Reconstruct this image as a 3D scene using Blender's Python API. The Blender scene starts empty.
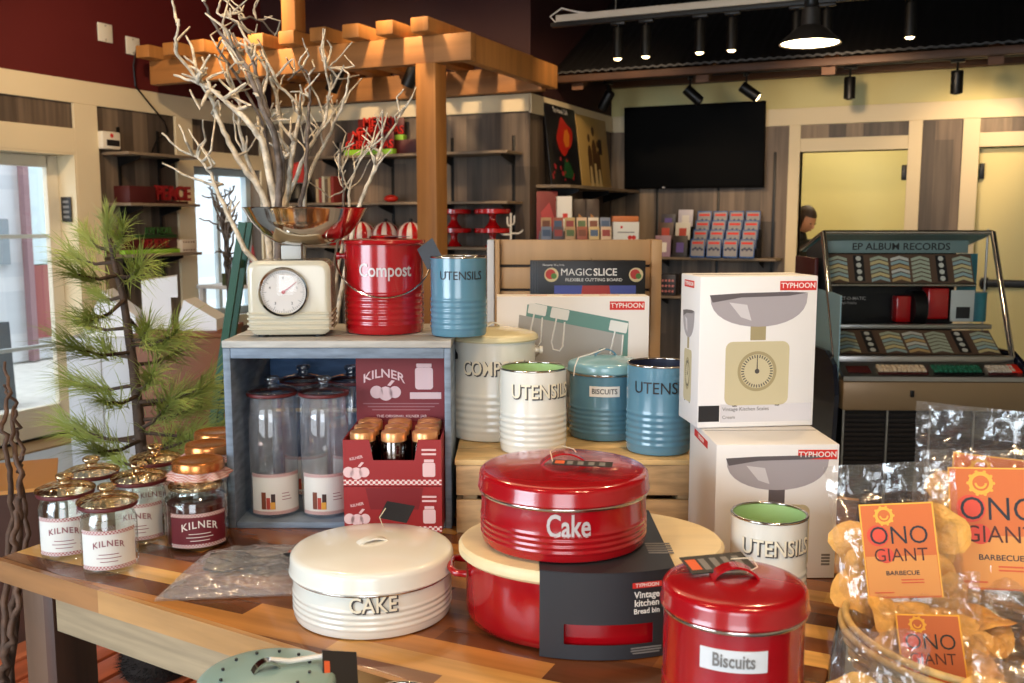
import bpy, bmesh, math, random
from mathutils import Vector, Matrix, Euler, noise
S = bpy.context.scene
COL = S.collection
PI = math.pi
R = math.radians
random.seed(7)

# ------------------------------------------------------------------ camera
FOC, PITCH, YAW, CZ = 970.0, R(7.1), R(25), 1.58
cam_d = bpy.data.cameras.new('camera')
cam_d.sensor_width = 36.0
cam_d.lens = FOC / 1024 * 36.0
cam_d.clip_start = 0.05
cam_d.dof.use_dof = True
cam_d.dof.focus_distance = 1.95
cam_d.dof.aperture_fstop = 8.0
cam = bpy.data.objects.new('camera', cam_d)
COL.objects.link(cam)
cam.location = (0, 0, CZ)
cam.rotation_euler = (R(90) - PITCH, 0, YAW)
S.camera = cam

# ------------------------------------------------------------------ view and world
S.view_settings.view_transform = 'Standard'
S.view_settings.look = 'None'
S.view_settings.gamma = 1
S.view_settings.use_curve_mapping = False
S.view_settings.exposure = -0.1
S.cycles.use_denoising = True
S.cycles.max_bounces = 8
S.cycles.transparent_max_bounces = 24
S.cycles.transmission_bounces = 6
S.cycles.glossy_bounces = 4
S.cycles.diffuse_bounces = 3
S.cycles.caustics_reflective = False
S.cycles.caustics_refractive = False
S.cycles.sample_clamp_indirect = 4.0
W = bpy.data.worlds.new('world')
S.world = W
W.use_nodes = True
W.node_tree.nodes['Background'].inputs['Color'].default_value = (0.88, 0.94, 1.0, 1)
W.node_tree.nodes['Background'].inputs['Strength'].default_value = 4.0


def lamp(name, kind, loc, target, energy, color, size=.3, spot=60, blend=.6, sx=None):
    d = bpy.data.lights.new(name, kind)
    d.energy = energy
    d.color = color
    if kind == 'AREA':
        d.size = size
        if sx:
            d.shape = 'RECTANGLE'
            d.size_y = sx
    elif kind == 'SPOT':
        d.spot_size = R(spot)
        d.spot_blend = blend
        d.shadow_soft_size = size
    else:
        d.shadow_soft_size = size
    o = bpy.data.objects.new(name, d)
    COL.objects.link(o)
    o.location = loc
    if target is not None:
        o.rotation_euler = (Vector(target) - Vector(loc)).to_track_quat('-Z', 'Y').to_euler()
    return o


WARM = (1.0, .70, .40)
WARM2 = (1.0, .71, .42)
COOL = (.72, .86, 1.0)
# daylight from the shop front window behind the photographer, plus an added fill lamp
lamp('front_daylight_and_fill', 'AREA', (-2.9, -2.6, 2.0), (-.8, 1.5, .95), 165, COOL, 2.4, sx=1.8)
lamp('front_daylight_and_fill', 'AREA', (1.2, -2.7, 2.0), (-.6, 1.8, 1.0), 48, (.86, .92, 1.0), 2.0, sx=1.8)  # unseen fill lamp added to brighten the shaded cream pail and front faces
# ceiling track spots above the table
for i, (lx, ly, tx, ty, e) in enumerate([(-1.2, .35, -1.0, 1.6, 62), (.4, .5, -.45, 1.7, 72), (-.2, 2.9, -.6, 1.7, 70), (-2.3, 2.5, -1.4, 1.8, 60), (.9, .5, .1, 1.5, 70)]):
    lamp('table_track_spot', 'SPOT', (lx, ly, 3.3), (tx, ty, .95), e, WARM, .06, 62, .7)
# warm spots over the far shelves and doors
for (lx, ly, lz, tx, ty, tz, e) in [(-4.6, 5.0, 3.5, -4.6, 7.2, 1.9, 230), (-3.4, 5.2, 3.5, -3.5, 7.2, 1.8, 200), (-2.3, 6.4, 3.2, -3.1, 8.5, 1.7, 70), (-.9, 6.6, 2.6, -.8, 9.15, 1.9, 110), (.30, 8.35, 2.60, -.01, 9.15, 2.2, 45),
                                    (-2.2, 7.7, 2.6, -2.2, 9.1, 1.4, 30), (-1.0, 2.6, 3.3, -.2, 4.6, 1.0, 60), (-4.2, 3.6, 3.4, -5.8, 5.9, 2.0, 170), (-2.6, 2.4, 3.1, -3.7, 5.6, 2.6, 55), (-1.4, 1.0, 3.2, -2.1, 2.6, 1.9, 120)]:
    lamp('shop_track_spot', 'SPOT', (lx, ly, lz), (tx, ty, tz), e, WARM2, .06, 75, .8)
lamp('corridor_light', 'POINT', (-1.2, 10.0, 2.7), None, 38, (1, .90, .70), .15)
lamp('overhead_fill', 'AREA', (-2.2, 3.6, 4.2), (-2.2, 3.6, 0), 30, WARM2, 2.5)  # unseen fill lamp added to lift the general brightness of the room
sun_d = bpy.data.lights.new('hazy_sun', 'SUN')
sun_d.energy = 4.0
sun_d.angle = R(25)
sun_d.color = (.86, .93, 1.0)
sun = bpy.data.objects.new('hazy_sun', sun_d)
COL.objects.link(sun)
sun.rotation_euler = Vector((.86, -.16, -.46)).to_track_quat('-Z', 'Y').to_euler()


# ------------------------------------------------------------------ placing: image column / row -> a point of the room
def at(px, py, z):
    """point of the horizontal plane at height z seen at that pixel"""
    fw = Vector((-math.sin(YAW) * math.cos(PITCH), math.cos(YAW) * math.cos(PITCH), -math.sin(PITCH)))
    rt = Vector((math.cos(YAW), math.sin(YAW), 0))
    up = rt.cross(fw)
    d = fw + rt * ((px - 512) / FOC) - up * ((py - 341.5) / FOC)
    return Vector((0, 0, CZ)) + d * ((z - CZ) / d.z)


def col(px, h, z):
    """point h metres ahead of the camera, at height z, in image column px"""
    r = (px - 512) / FOC * (h * math.cos(PITCH) + (CZ - z) * math.sin(PITCH))
    return Vector((r * math.cos(YAW) - h * math.sin(YAW), r * math.sin(YAW) + h * math.cos(YAW), z))


def pyz(px, py, h):
    """point h metres ahead seen at that pixel"""
    fz = 0
    k = (py - 341.5) / FOC
    # depth D along the axis: h = D*cosP - k*D*sinP
    D = h / (math.cos(PITCH) - k * math.sin(PITCH))
    z = CZ - D * (math.sin(PITCH) + k * math.cos(PITCH))
    return col(px, h, z)


def col_y(px, y, z):
    """point of the plane Y = y at height z seen in image column px"""
    lo, hi = .5, 30.0
    for _ in range(50):
        m = (lo + hi) / 2
        if col(px, m, z).y < y:
            lo = m
        else:
            hi = m
    return col(px, lo, z)


def facing(p):
    return math.atan2(-p[0], p[1])


# ------------------------------------------------------------------ materials
def lin(c):
    return tuple(((v / 255) / 12.92 if v / 255 <= .04045 else ((v / 255 + .055) / 1.055) ** 2.4) for v in c) + (1,)


MATS = {}


def mat(name, c, rough=.5, metal=0, coat=0, var=0, vscale=8, bump=0, bscale=60, spec=.5, stretch=None):
    if name in MATS:
        return MATS[name]
    m = bpy.data.materials.new(name)
    m.use_nodes = True
    nt = m.node_tree
    b = nt.nodes['Principled BSDF']
    b.inputs['Base Color'].default_value = lin(c)
    b.inputs['Roughness'].default_value = rough
    b.inputs['Metallic'].default_value = metal
    b.inputs['Coat Weight'].default_value = coat
    b.inputs['Coat Roughness'].default_value = .06
    b.inputs['Specular IOR Level'].default_value = spec
    if var or bump:
        tc = nt.nodes.new('ShaderNodeTexCoord')
        src = tc.outputs['Object']
        if stretch:
            mp = nt.nodes.new('ShaderNodeMapping')
            mp.inputs['Scale'].default_value = stretch
            nt.links.new(src, mp.inputs['Vector'])
            src = mp.outputs['Vector']
    if var:
        n = nt.nodes.new('ShaderNodeTexNoise')
        n.inputs['Scale'].default_value = vscale
        n.inputs['Detail'].default_value = 4
        nt.links.new(src, n.inputs['Vector'])
        r = nt.nodes.new('ShaderNodeValToRGB')
        l = lin(c)
        r.color_ramp.elements[0].position = .3
        r.color_ramp.elements[1].position = .7
        r.color_ramp.elements[0].color = tuple(v * (1 - var) for v in l[:3]) + (1,)
        r.color_ramp.elements[1].color = tuple(min(1, v * (1 + var)) for v in l[:3]) + (1,)
        nt.links.new(n.outputs['Fac'], r.inputs['Fac'])
        nt.links.new(r.outputs['Color'], b.inputs['Base Color'])
    if bump:
        n2 = nt.nodes.new('ShaderNodeTexNoise')
        n2.inputs['Scale'].default_value = bscale
        n2.inputs['Detail'].default_value = 3
        nt.links.new(src, n2.inputs['Vector'])
        bp = nt.nodes.new('ShaderNodeBump')
        bp.inputs['Strength'].default_value = bump
        bp.inputs['Distance'].default_value = .01
        nt.links.new(n2.outputs['Fac'], bp.inputs['Height'])
        nt.links.new(bp.outputs['Normal'], b.inputs['Normal'])
    MATS[name] = m
    return m


def planks(name, cols, width, across='X', along='Z', length=2.0, rough=.55, grain=14, coat=0, gdark=.55):
    """boards of the given width with staggered ends, each its own tone, with grain along the board"""
    if name in MATS:
        return MATS[name]
    m = bpy.data.materials.new(name)
    m.use_nodes = True
    nt = m.node_tree
    N, L = nt.nodes, nt.links
    b = N['Principled BSDF']
    b.inputs['Roughness'].default_value = rough
    b.inputs['Coat Weight'].default_value = coat
    tc = N.new('ShaderNodeTexCoord')
    sp = N.new('ShaderNodeSeparateXYZ')
    L.new(tc.outputs['Object'], sp.inputs[0])

    def mth(op, a, bv=None):
        n = N.new('ShaderNodeMath')
        n.operation = op
        for i, v in enumerate((a, bv)):
            if v is None:
                continue
            if isinstance(v, (int, float)):
                n.inputs[i].default_value = v
            else:
                L.new(v, n.inputs[i])
        return n.outputs[0]
    row = mth('FLOOR', mth('DIVIDE', sp.outputs[across], width))
    off = mth('MULTIPLY', row, .377)
    seg = mth('FLOOR', mth('ADD', mth('DIVIDE', sp.outputs[along], length), off))
    cb = N.new('ShaderNodeCombineXYZ')
    L.new(row, cb.inputs[0])
    L.new(seg, cb.inputs[1])
    wn = N.new('ShaderNodeTexWhiteNoise')
    wn.noise_dimensions = '3D'
    L.new(cb.outputs[0], wn.inputs['Vector'])
    cr = N.new('ShaderNodeValToRGB')
    el = cr.color_ramp.elements
    while len(el) < len(cols):
        el.new(.5)
    cr.color_ramp.interpolation = 'CONSTANT'
    for i, c in enumerate(cols):
        el[i].position = i / len(cols)
        el[i].color = lin(c)
    L.new(wn.outputs['Value'], cr.inputs['Fac'])
    mp = N.new('ShaderNodeMapping')
    sc = [grain * 2.2, grain * 2.2, grain * 2.2]
    sc['XYZ'.index(along)] = grain * .14
    mp.inputs['Scale'].default_value = sc
    L.new(tc.outputs['Object'], mp.inputs['Vector'])
    nz = N.new('ShaderNodeTexNoise')
    nz.inputs['Scale'].default_value = 1
    nz.inputs['Detail'].default_value = 5
    L.new(mp.outputs[0], nz.inputs['Vector'])
    gr = N.new('ShaderNodeValToRGB')
    gr.color_ramp.elements[0].position = .32
    gr.color_ramp.elements[0].color = (gdark, gdark, gdark, 1)
    gr.color_ramp.elements[1].position = .62
    gr.color_ramp.elements[1].color = (1, 1, 1, 1)
    L.new(nz.outputs['Fac'], gr.inputs['Fac'])
    mx = N.new('ShaderNodeMixRGB')
    mx.blend_type = 'MULTIPLY'
    mx.inputs['Fac'].default_value = 1
    L.new(cr.outputs['Color'], mx.inputs['Color1'])
    L.new(gr.outputs['Color'], mx.inputs['Color2'])
    L.new(mx.outputs['Color'], b.inputs['Base Color'])
    MATS[name] = m
    return m


def thin_glass(name, tint=(1, 1, 1), refl=1.0, rough=.02, film=0.0, bump=0, bscale=40, milk=0.0, gcol=(1, 1, 1)):
    """single-sheet clear glass or film: mirror-like glance over a clear sheet"""
    if name in MATS:
        return MATS[name]
    m = bpy.data.materials.new(name)
    m.use_nodes = True
    nt = m.node_tree
    N, L = nt.nodes, nt.links
    N.remove(N['Principled BSDF'])
    out = N['Material Output']
    tr = N.new('ShaderNodeBsdfTransparent')
    tr.inputs['Color'].default_value = tuple(tint) + (1,)
    gl = N.new('ShaderNodeBsdfGlossy')
    gl.inputs['Roughness'].default_value = rough
    gl.inputs['Color'].default_value = tuple(gcol) + (1,)
    lw = N.new('ShaderNodeLayerWeight')
    lw.inputs['Blend'].default_value = .5
    pw = N.new('ShaderNodeMath')
    pw.operation = 'POWER'
    pw.inputs[1].default_value = 3.5
    L.new(lw.outputs['Facing'], pw.inputs[0])
    ml = N.new('ShaderNodeMath')
    ml.operation = 'MULTIPLY_ADD'
    ml.inputs[1].default_value = .6 * refl
    ml.inputs[2].default_value = film + .035
    ml.use_clamp = True
    L.new(pw.outputs[0], ml.inputs[0])
    mx = N.new('ShaderNodeMixShader')
    L.new(ml.outputs[0], mx.inputs[0])
    L.new(tr.outputs[0], mx.inputs[1])
    L.new(gl.outputs[0], mx.inputs[2])
    if milk:
        df = N.new('ShaderNodeBsdfDiffuse')
        df.inputs['Color'].default_value = (.86, .86, .88, 1)
        m2 = N.new('ShaderNodeMixShader')
        m2.inputs[0].default_value = milk
        L.new(mx.outputs[0], m2.inputs[1])
        L.new(df.outputs[0], m2.inputs[2])
        L.new(m2.outputs[0], out.inputs['Surface'])
    else:
        L.new(mx.outputs[0], out.inputs['Surface'])
    if bump:
        tc = N.new('ShaderNodeTexCoord')
        n2 = N.new('ShaderNodeTexNoise')
        n2.inputs['Scale'].default_value = bscale
        n2.inputs['Detail'].default_value = 2
        L.new(tc.outputs['Object'], n2.inputs['Vector'])
        bp = N.new('ShaderNodeBump')
        bp.inputs['Strength'].default_value = bump
        bp.inputs['Distance'].default_value = .02
        L.new(n2.outputs['Fac'], bp.inputs['Height'])
        L.new(bp.outputs['Normal'], gl.inputs['Normal'])
        L.new(bp.outputs['Normal'], lw.inputs['Normal'])
    MATS[name] = m
    return m


def emit(name, c, strength):
    if name in MATS:
        return MATS[name]
    m = bpy.data.materials.new(name)
    m.use_nodes = True
    b = m.node_tree.nodes['Principled BSDF']
    b.inputs['Base Color'].default_value = lin(c)
    b.inputs['Emission Color'].default_value = lin(c)
    b.inputs['Emission Strength'].default_value = strength
    MATS[name] = m
    return m


def checker(name, c1, c2, size):
    """gingham: two sets of woven stripes crossing, from the mesh's own unwrap (metres)"""
    if name in MATS:
        return MATS[name]
    m = bpy.data.materials.new(name)
    m.use_nodes = True
    nt = m.node_tree
    N, L = nt.nodes, nt.links
    b = N['Principled BSDF']
    b.inputs['Roughness'].default_value = .6
    tc = N.new('ShaderNodeTexCoord')
    ck = N.new('ShaderNodeTexChecker')
    ck.inputs['Scale'].default_value = 1 / size
    ck.inputs['Color1'].default_value = lin(c1)
    ck.inputs['Color2'].default_value = lin(c2)
    L.new(tc.outputs['UV'], ck.inputs['Vector'])
    L.new(ck.outputs['Color'], b.inputs['Base Color'])
    MATS[name] = m
    return m


# ------------------------------------------------------------------ mesh builder
class B:
    def __init__(s):
        s.bm = bmesh.new()
        s.uv = None

    def _new(s, verts, faces, m=None):
        vs = [s.bm.verts.new(m @ Vector(v) if m else v) for v in verts]
        out = []
        for f in faces:
            try:
                out.append(s.bm.faces.new([vs[i] for i in f]))
            except ValueError:
                pass
        return vs, out

    def box(s, x0, x1, y0, y1, z0, z1, bev=0, m=None, seg=2):
        t = bmesh.new()
        vs = [t.verts.new(p) for p in [(x0, y0, z0), (x1, y0, z0), (x1, y1, z0), (x0, y1, z0), (x0, y0, z1), (x1, y0, z1), (x1, y1, z1), (x0, y1, z1)]]
        for f in [(3, 2, 1, 0), (4, 5, 6, 7), (0, 1, 5, 4), (1, 2, 6, 5), (2, 3, 7, 6), (3, 0, 4, 7)]:
            t.faces.new([vs[i] for i in f])
        if bev:
            bmesh.ops.bevel(t, geom=t.edges[:], offset=bev, segments=seg, profile=.5, affect='EDGES')
        s.merge(t, m)
        return s

    def merge(s, t, m=None):
        me = bpy.data.meshes.new('tmp')
        t.to_mesh(me)
        t.free()
        s.mesh(me, m)
        bpy.data.meshes.remove(me)

    def mesh(s, me, m=None):
        n = len(s.bm.verts)
        s.bm.from_mesh(me)
        s.bm.verts.ensure_lookup_table()
        if m:
            for v in s.bm.verts[n:]:
                v.co = m @ v.co

    def lathe(s, prof, seg=48, m=None, sx=1, sy=1, closed=False):
        """turn (r, z) profile about z; r=0 ends make a pole"""
        rings = []
        for r, z in prof:
            if r <= 1e-6:
                p = Vector((0, 0, z))
                rings.append([s.bm.verts.new(m @ p if m else p)])
            else:
                ring = []
                for k in range(seg):
                    a = 2 * PI * k / seg
                    p = Vector((r * math.cos(a) * sx, r * math.sin(a) * sy, z))
                    ring.append(s.bm.verts.new(m @ p if m else p))
                rings.append(ring)
        pairs = list(zip(rings, rings[1:]))
        if closed:
            pairs.append((rings[-1], rings[0]))
        for a, b in pairs:
            for k in range(seg):
                k2 = (k + 1) % seg
                if len(a) == 1 and len(b) == 1:
                    continue
                if len(a) == 1:
                    f = (a[0], b[k2], b[k])
                elif len(b) == 1:
                    f = (a[k], a[k2], b[0])
                else:
                    f = (a[k], a[k2], b[k2], b[k])
                try:
                    s.bm.faces.new(f)
                except ValueError:
                    pass
        return s

    def tube(s, pts, rad, seg=8, m=None, cap=True):
        pts = [Vector(p) for p in pts]
        n = len(pts)
        if not isinstance(rad, (list, tuple)):
            rad = [rad] * n
        up = Vector((0, 0, 1))
        rings = []
        prev = None
        for i, p in enumerate(pts):
            t = (pts[min(i + 1, n - 1)] - pts[max(i - 1, 0)])
            t = t.normalized() if t.length > 1e-9 else Vector((0, 0, 1))
            if prev is None:
                a = t.cross(Vector((0, 0, 1)) if abs(t.z) < .9 else Vector((1, 0, 0))).normalized()
            else:
                a = (prev - t * prev.dot(t))
                a = a.normalized() if a.length > 1e-6 else t.orthogonal().normalized()
            prev = a
            b = t.cross(a)
            ring = []
            for k in range(seg):
                q = p + (a * math.cos(2 * PI * k / seg) + b * math.sin(2 * PI * k / seg)) * rad[i]
                ring.append(s.bm.verts.new(m @ q if m else q))
            rings.append(ring)
        for a, b in zip(rings, rings[1:]):
            for k in range(seg):
                s.bm.faces.new((a[k], a[(k + 1) % seg], b[(k + 1) % seg], b[k]))
        if cap:
            s.bm.faces.new(rings[0][::-1])
            s.bm.faces.new(rings[-1])
        return s

    def ribbon(s, pts, w, t, side=(0, 1, 0), m=None):
        """flat strip of width w and thickness t along pts, width along 'side'"""
        pts = [Vector(p) for p in pts]
        sd = Vector(side).normalized()
        rings = []
        n = len(pts)
        for i, p in enumerate(pts):
            tg = (pts[min(i + 1, n - 1)] - pts[max(i - 1, 0)]).normalized()
            nr = tg.cross(sd).normalized()
            ring = []
            for a, b in ((-1, -1), (1, -1), (1, 1), (-1, 1)):
                q = p + sd * (a * w / 2) + nr * (b * t / 2)
                ring.append(s.bm.verts.new(m @ q if m else q))
            rings.append(ring)
        for a, b in zip(rings, rings[1:]):
            for k in range(4):
                s.bm.faces.new((a[k], a[(k + 1) % 4], b[(k + 1) % 4], b[k]))
        s.bm.faces.new(rings[0][::-1])
        s.bm.faces.new(rings[-1])
        return s

    def plate(s, pts, t, m=None):
        """prism of a 2-D outline (x, y), from z=0 to z=t"""
        n = len(pts)
        vs = [Vector((x, y, 0)) for x, y in pts] + [Vector((x, y, t)) for x, y in pts]
        vs = [s.bm.verts.new(m @ v if m else v) for v in vs]
        s.bm.faces.new(vs[:n][::-1])
        s.bm.faces.new(vs[n:])
        for k in range(n):
            s.bm.faces.new((vs[k], vs[(k + 1) % n], vs[n + (k + 1) % n], vs[n + k]))
        return s

    def patch(s, r, z0, z1, a0, a1, n=24, t=.0006):
        """paper wrapped on a cylinder, unwrapped in metres"""
        uvl = s.bm.loops.layers.uv.verify()
        g = []
        for k in range(n + 1):
            a = a0 + (a1 - a0) * k / n
            g.append([s.bm.verts.new((rr * math.cos(a), rr * math.sin(a), z)) for rr, z in ((r, z0), (r + t, z0), (r + t, z1), (r, z1))])
        L = abs(a1 - a0) * r / n
        for k in range(n):
            for j in range(4):
                f = s.bm.faces.new((g[k][j], g[k + 1][j], g[k + 1][(j + 1) % 4], g[k][(j + 1) % 4]))
                for lp, (u, v) in zip(f.loops, ((k * L, z0), ((k + 1) * L, z0), ((k + 1) * L, z1), (k * L, z1))):
                    lp[uvl].uv = (u, v + .0001)
        s.bm.faces.new(g[0][::-1])
        s.bm.faces.new(g[-1])
        return s

    def sphere(s, c, r, sx=1, sy=1, sz=1, u=14, v=9, m=None):
        mm = Matrix.Translation(c) @ Matrix.Diagonal((sx, sy, sz, 1))
        if m:
            mm = m @ mm
        bmesh.ops.create_uvsphere(s.bm, u_segments=u, v_segments=v, radius=r, matrix=mm)
        return s

    def done(s, name, material, parent=None, loc=None, rot=None, ang=35, smooth=True, label=None, kind=None):
        bmesh.ops.recalc_face_normals(s.bm, faces=s.bm.faces[:])
        me = bpy.data.meshes.new(name)
        s.bm.to_mesh(me)
        s.bm.free()
        me.materials.append(material)
        if smooth:
            for p in me.polygons:
                p.use_smooth = True
            me.set_sharp_from_angle(angle=R(ang))
        o = bpy.data.objects.new(name, me)
        COL.objects.link(o)
        if parent:
            o.parent = parent
        if loc is not None:
            o.location = loc
        if rot is not None:
            o.rotation_euler = rot if isinstance(rot, (tuple, list, Euler)) else (0, 0, rot)
        if label:
            o['label'] = label
        if kind:
            o['kind'] = kind
        return o


def thing(name, label, cat, loc=(0, 0, 0), rot=0, group=None):
    o = bpy.data.objects.new(name, None)
    o.empty_display_size = .05
    COL.objects.link(o)
    o.location = loc
    o.rotation_euler = rot if isinstance(rot, (tuple, list, Euler)) else (0, 0, rot)
    o['label'] = label
    o['category'] = cat
    if group:
        o['group'] = group
    return o


def tag(o, label, cat, group=None):
    o['label'] = label
    o['category'] = cat
    if group:
        o['group'] = group
    return o


def struct(name, b, m, loc=None, rot=None, parent=None, **k):
    o = b.done(name, m, parent, loc, rot, smooth=k.get('smooth', False))
    if not parent:
        o['kind'] = 'structure'
    return o


def dup(root, loc, rot=None, label=None, group=None):
    r = root.copy()
    COL.objects.link(r)
    r.location = loc
    if rot is not None:
        r.rotation_euler = rot if isinstance(rot, (tuple, list, Euler)) else (0, 0, rot)
    if label:
        r['label'] = label
    if group:
        r['group'] = group
    for ch in list(root.children):
        c = ch.copy()
        COL.objects.link(c)
        c.parent = r
        for g in list(ch.children):
            d = g.copy()
            COL.objects.link(d)
            d.parent = c
    return r


# ------------------------------------------------------------------ lettering
_T = {}


def text_mesh(s, size, bold=0.0, xs=1.0, depth=.0004, align='CENTER', spacing=1.0, shear=0.0):
    key = (s, size, bold, xs, depth, align, spacing, shear)
    if key in _T:
        return _T[key]
    cu = bpy.data.curves.new('letters', 'FONT')
    cu.body = s
    cu.size = size
    cu.offset = bold * size
    cu.extrude = depth / 2
    cu.resolution_u = 3
    cu.align_x = align
    cu.align_y = 'CENTER'
    cu.space_character = spacing
    cu.shear = shear
    o = bpy.data.objects.new('letters', cu)
    me = bpy.data.meshes.new_from_object(o)
    me.materials.clear()
    for v in me.vertices:
        v.co.x *= xs
        v.co.z += depth / 2
    bpy.data.objects.remove(o)
    bpy.data.curves.remove(cu)
    _T[key] = me
    return me


UPRIGHT = Matrix.Rotation(PI / 2, 4, 'X')      # xy-plane -> xz-plane facing -y


def front(x, z, y=0.0, tilt=0.0, roll=0.0):
    """frame of a thin print on a surface that faces local -y"""
    return Matrix.Translation((x, y, z)) @ Matrix.Rotation(-tilt, 4, 'X') @ UPRIGHT @ Matrix.Rotation(roll, 4, 'Z')


def letter(s, size, m, material, parent, bold=0.0, xs=1.0, depth=.0005, align='CENTER', name='lettering', spacing=1.0, shear=0.0):
    b = B()
    b.mesh(text_mesh(s, size, bold, xs, depth, align, spacing, shear), m)
    return b.done(name, material, parent, smooth=False)


def letter_round(s, size, r, z, material, parent, a=-PI / 2, bold=0.0, xs=1.0, depth=.0008, name='lettering', align='CENTER', arch=0.0, spacing=1.0):
    """letters bent round a cylinder of radius r about local z; arch lifts their middle"""
    b = B()
    b.mesh(text_mesh(s, size, bold, xs, depth, align, spacing))
    bmesh.ops.subdivide_edges(b.bm, edges=[e for e in b.bm.edges if e.calc_length() > .008], cuts=1)
    for v in b.bm.verts:
        x, y, d = v.co
        th = a + x / r
        rr = r + .0004 + d
        v.co = (rr * math.cos(th), rr * math.sin(th), z + y - arch * (x * x))
    return b.done(name, material, parent, smooth=False)


def rrect(w, h, r, cx=0, cy=0, n=4):
    out = []
    for (sx, sy, a0) in ((1, 1, 0), (-1, 1, PI / 2), (-1, -1, PI), (1, -1, 1.5 * PI)):
        for k in range(n + 1):
            a = a0 + PI / 2 * k / n
            out.append((cx + sx * (w / 2 - r) + r * math.cos(a), cy + sy * (h / 2 - r) + r * math.sin(a)))
    return out


def disc(r, cx=0, cy=0, n=28, sx=1, sy=1):
    return [(cx + r * sx * math.cos(2 * PI * k / n), cy + r * sy * math.sin(2 * PI * k / n)) for k in range(n)]


def printed(name, pts, m, material, parent, t=.0006, label=None):
    b = B()
    b.plate(pts, t, m)
    return b.done(name, material, parent, smooth=False, label=label)


def ringplate(b, r0, r1, cx, cy, t, m, n=32, a0=0, a1=2 * PI):
    full = abs(a1 - a0) > 6.28
    pts = []
    k = n if full else n + 1
    g = []
    for i in range(k):
        a = a0 + (a1 - a0) * i / n
        g.append([b.bm.verts.new(m @ Vector((cx + r * math.cos(a), cy + r * math.sin(a), z))) for r, z in ((r0, 0), (r1, 0), (r1, t), (r0, t))])
    for i in range(k if full else k - 1):
        j = (i + 1) % k
        for q in range(4):
            b.bm.faces.new((g[i][q], g[j][q], g[j][(q + 1) % 4], g[i][(q + 1) % 4]))
    if not full:
        b.bm.faces.new(g[0][::-1])
        b.bm.faces.new(g[-1])
    return b

# ================================================================== THE ROOM
m_cream = mat('cream trim paint', (226, 208, 172), .55)
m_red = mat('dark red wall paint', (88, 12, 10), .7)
m_red_shaded = mat('shade-darkened red wall paint', (46, 8, 8), .75)  # same red paint, with the shade behind the pergola put into its colour
m_yellow = mat('pale yellow wall paint', (214, 202, 142), .6)
m_grey_w = planks('grey brown wall boards', [(84, 72, 62), (122, 104, 88), (100, 86, 74), (142, 122, 100), (112, 96, 82)], .145, 'X', 'Z', 3, .55, 9)
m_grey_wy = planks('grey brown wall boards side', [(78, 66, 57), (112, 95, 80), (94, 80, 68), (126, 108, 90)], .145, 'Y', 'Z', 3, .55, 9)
m_dark = mat('dark ceiling paint', (16, 12, 11), .8)
m_black = mat('black metal', (14, 13, 13), .4, .3)
m_timber = planks('timber', [(168, 112, 58), (178, 122, 66)], .6, 'Y', 'X', 9, .6, 7, gdark=.72)
m_timber_v = planks('post timber', [(176, 116, 56), (184, 124, 62)], .6, 'X', 'Z', 9, .6, 7, gdark=.72)
m_beam = planks('old beam timber', [(96, 58, 30), (112, 70, 38)], .6, 'Y', 'X', 9, .6, 7, gdark=.6)
XL, YM, XS, YR, ZT = -5.85, 7.2, -3.2, 9.15, 2.58
H = 4.6

m_floor = mat('polished concrete floor', (176, 184, 190), .28, var=.14, vscale=2.2, bump=.05, bscale=20)
struct('floor', B().box(-6.3, 4.2, -3.2, 13, -.1, 0), m_floor)
struct('ceiling', B().box(-6.3, 4.2, -3.2, 13, H, H + .1), m_dark)
# left wall: boards with cream trim over them, door and window openings
D0, D1, DH = 3.86, 5.09, 2.06       # door opening along y
W0, W1, WB, WH = 6.27, 7.12, .75, 2.03
b = B()
for y0, y1, z0, z1 in [(-3.2, D0, 0, ZT), (D0, D1, DH, ZT), (D1, W0, 0, ZT), (W0, W1, 0, WB), (W0, W1, WH, ZT), (W1, YR + .1, 0, ZT)]:
    b.box(XL - .2, XL, y0, y1, z0, z1)
struct('wall_left', b, m_grey_wy)
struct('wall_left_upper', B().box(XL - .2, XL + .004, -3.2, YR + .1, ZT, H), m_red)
t = 0


def trim(x0, x1, y0, y1, z0, z1, m=None):
    global t
    t += 1
    return struct('trim_%d' % t, B().box(x0, x1, y0, y1, z0, z1, .003), m or m_cream)


e = XL + .022
trim(XL - .001, e, -3.2, YM - .001, 2.415, ZT)                  # frieze
trim(XL - .001, e, D1 + .001, 5.30, 0, 2.415)                   # door side
trim(XL - .001, e, 3.0, D0 - .001, 0, 2.415)
trim(XL - .001, e, D0 - .001, D1 + .001, DH, 2.235)             # over the door
trim(XL - .001, e, 6.08, W0, 0, 2.415)
trim(XL - .001, e, W0, W1, WH, 2.16)
trim(XL - .001, e, W1, YM - .001, 0, 2.415)
trim(XL - .001, e, W0, W1, WB - .1, WB)
# reveals of the door
b = B()
b.box(XL - .2, XL + .02, D1 - .014, D1 - .0005, 0, DH - .0005)
b.box(XL - .2, XL + .02, D0 + .0005, D0 + .014, 0, DH - .0005)
b.box(XL - .2, XL + .02, D0 + .0145, D1 - .0145, DH - .014, DH - .0005)
struct('trim_reveal', b, m_cream)
struct('trim_threshold', B().box(XL - .25, XL + .12, D0, D1, -.005, .012, .004), mat('tan door mat', (150, 118, 78), .9, bump=.3, bscale=200))
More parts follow.
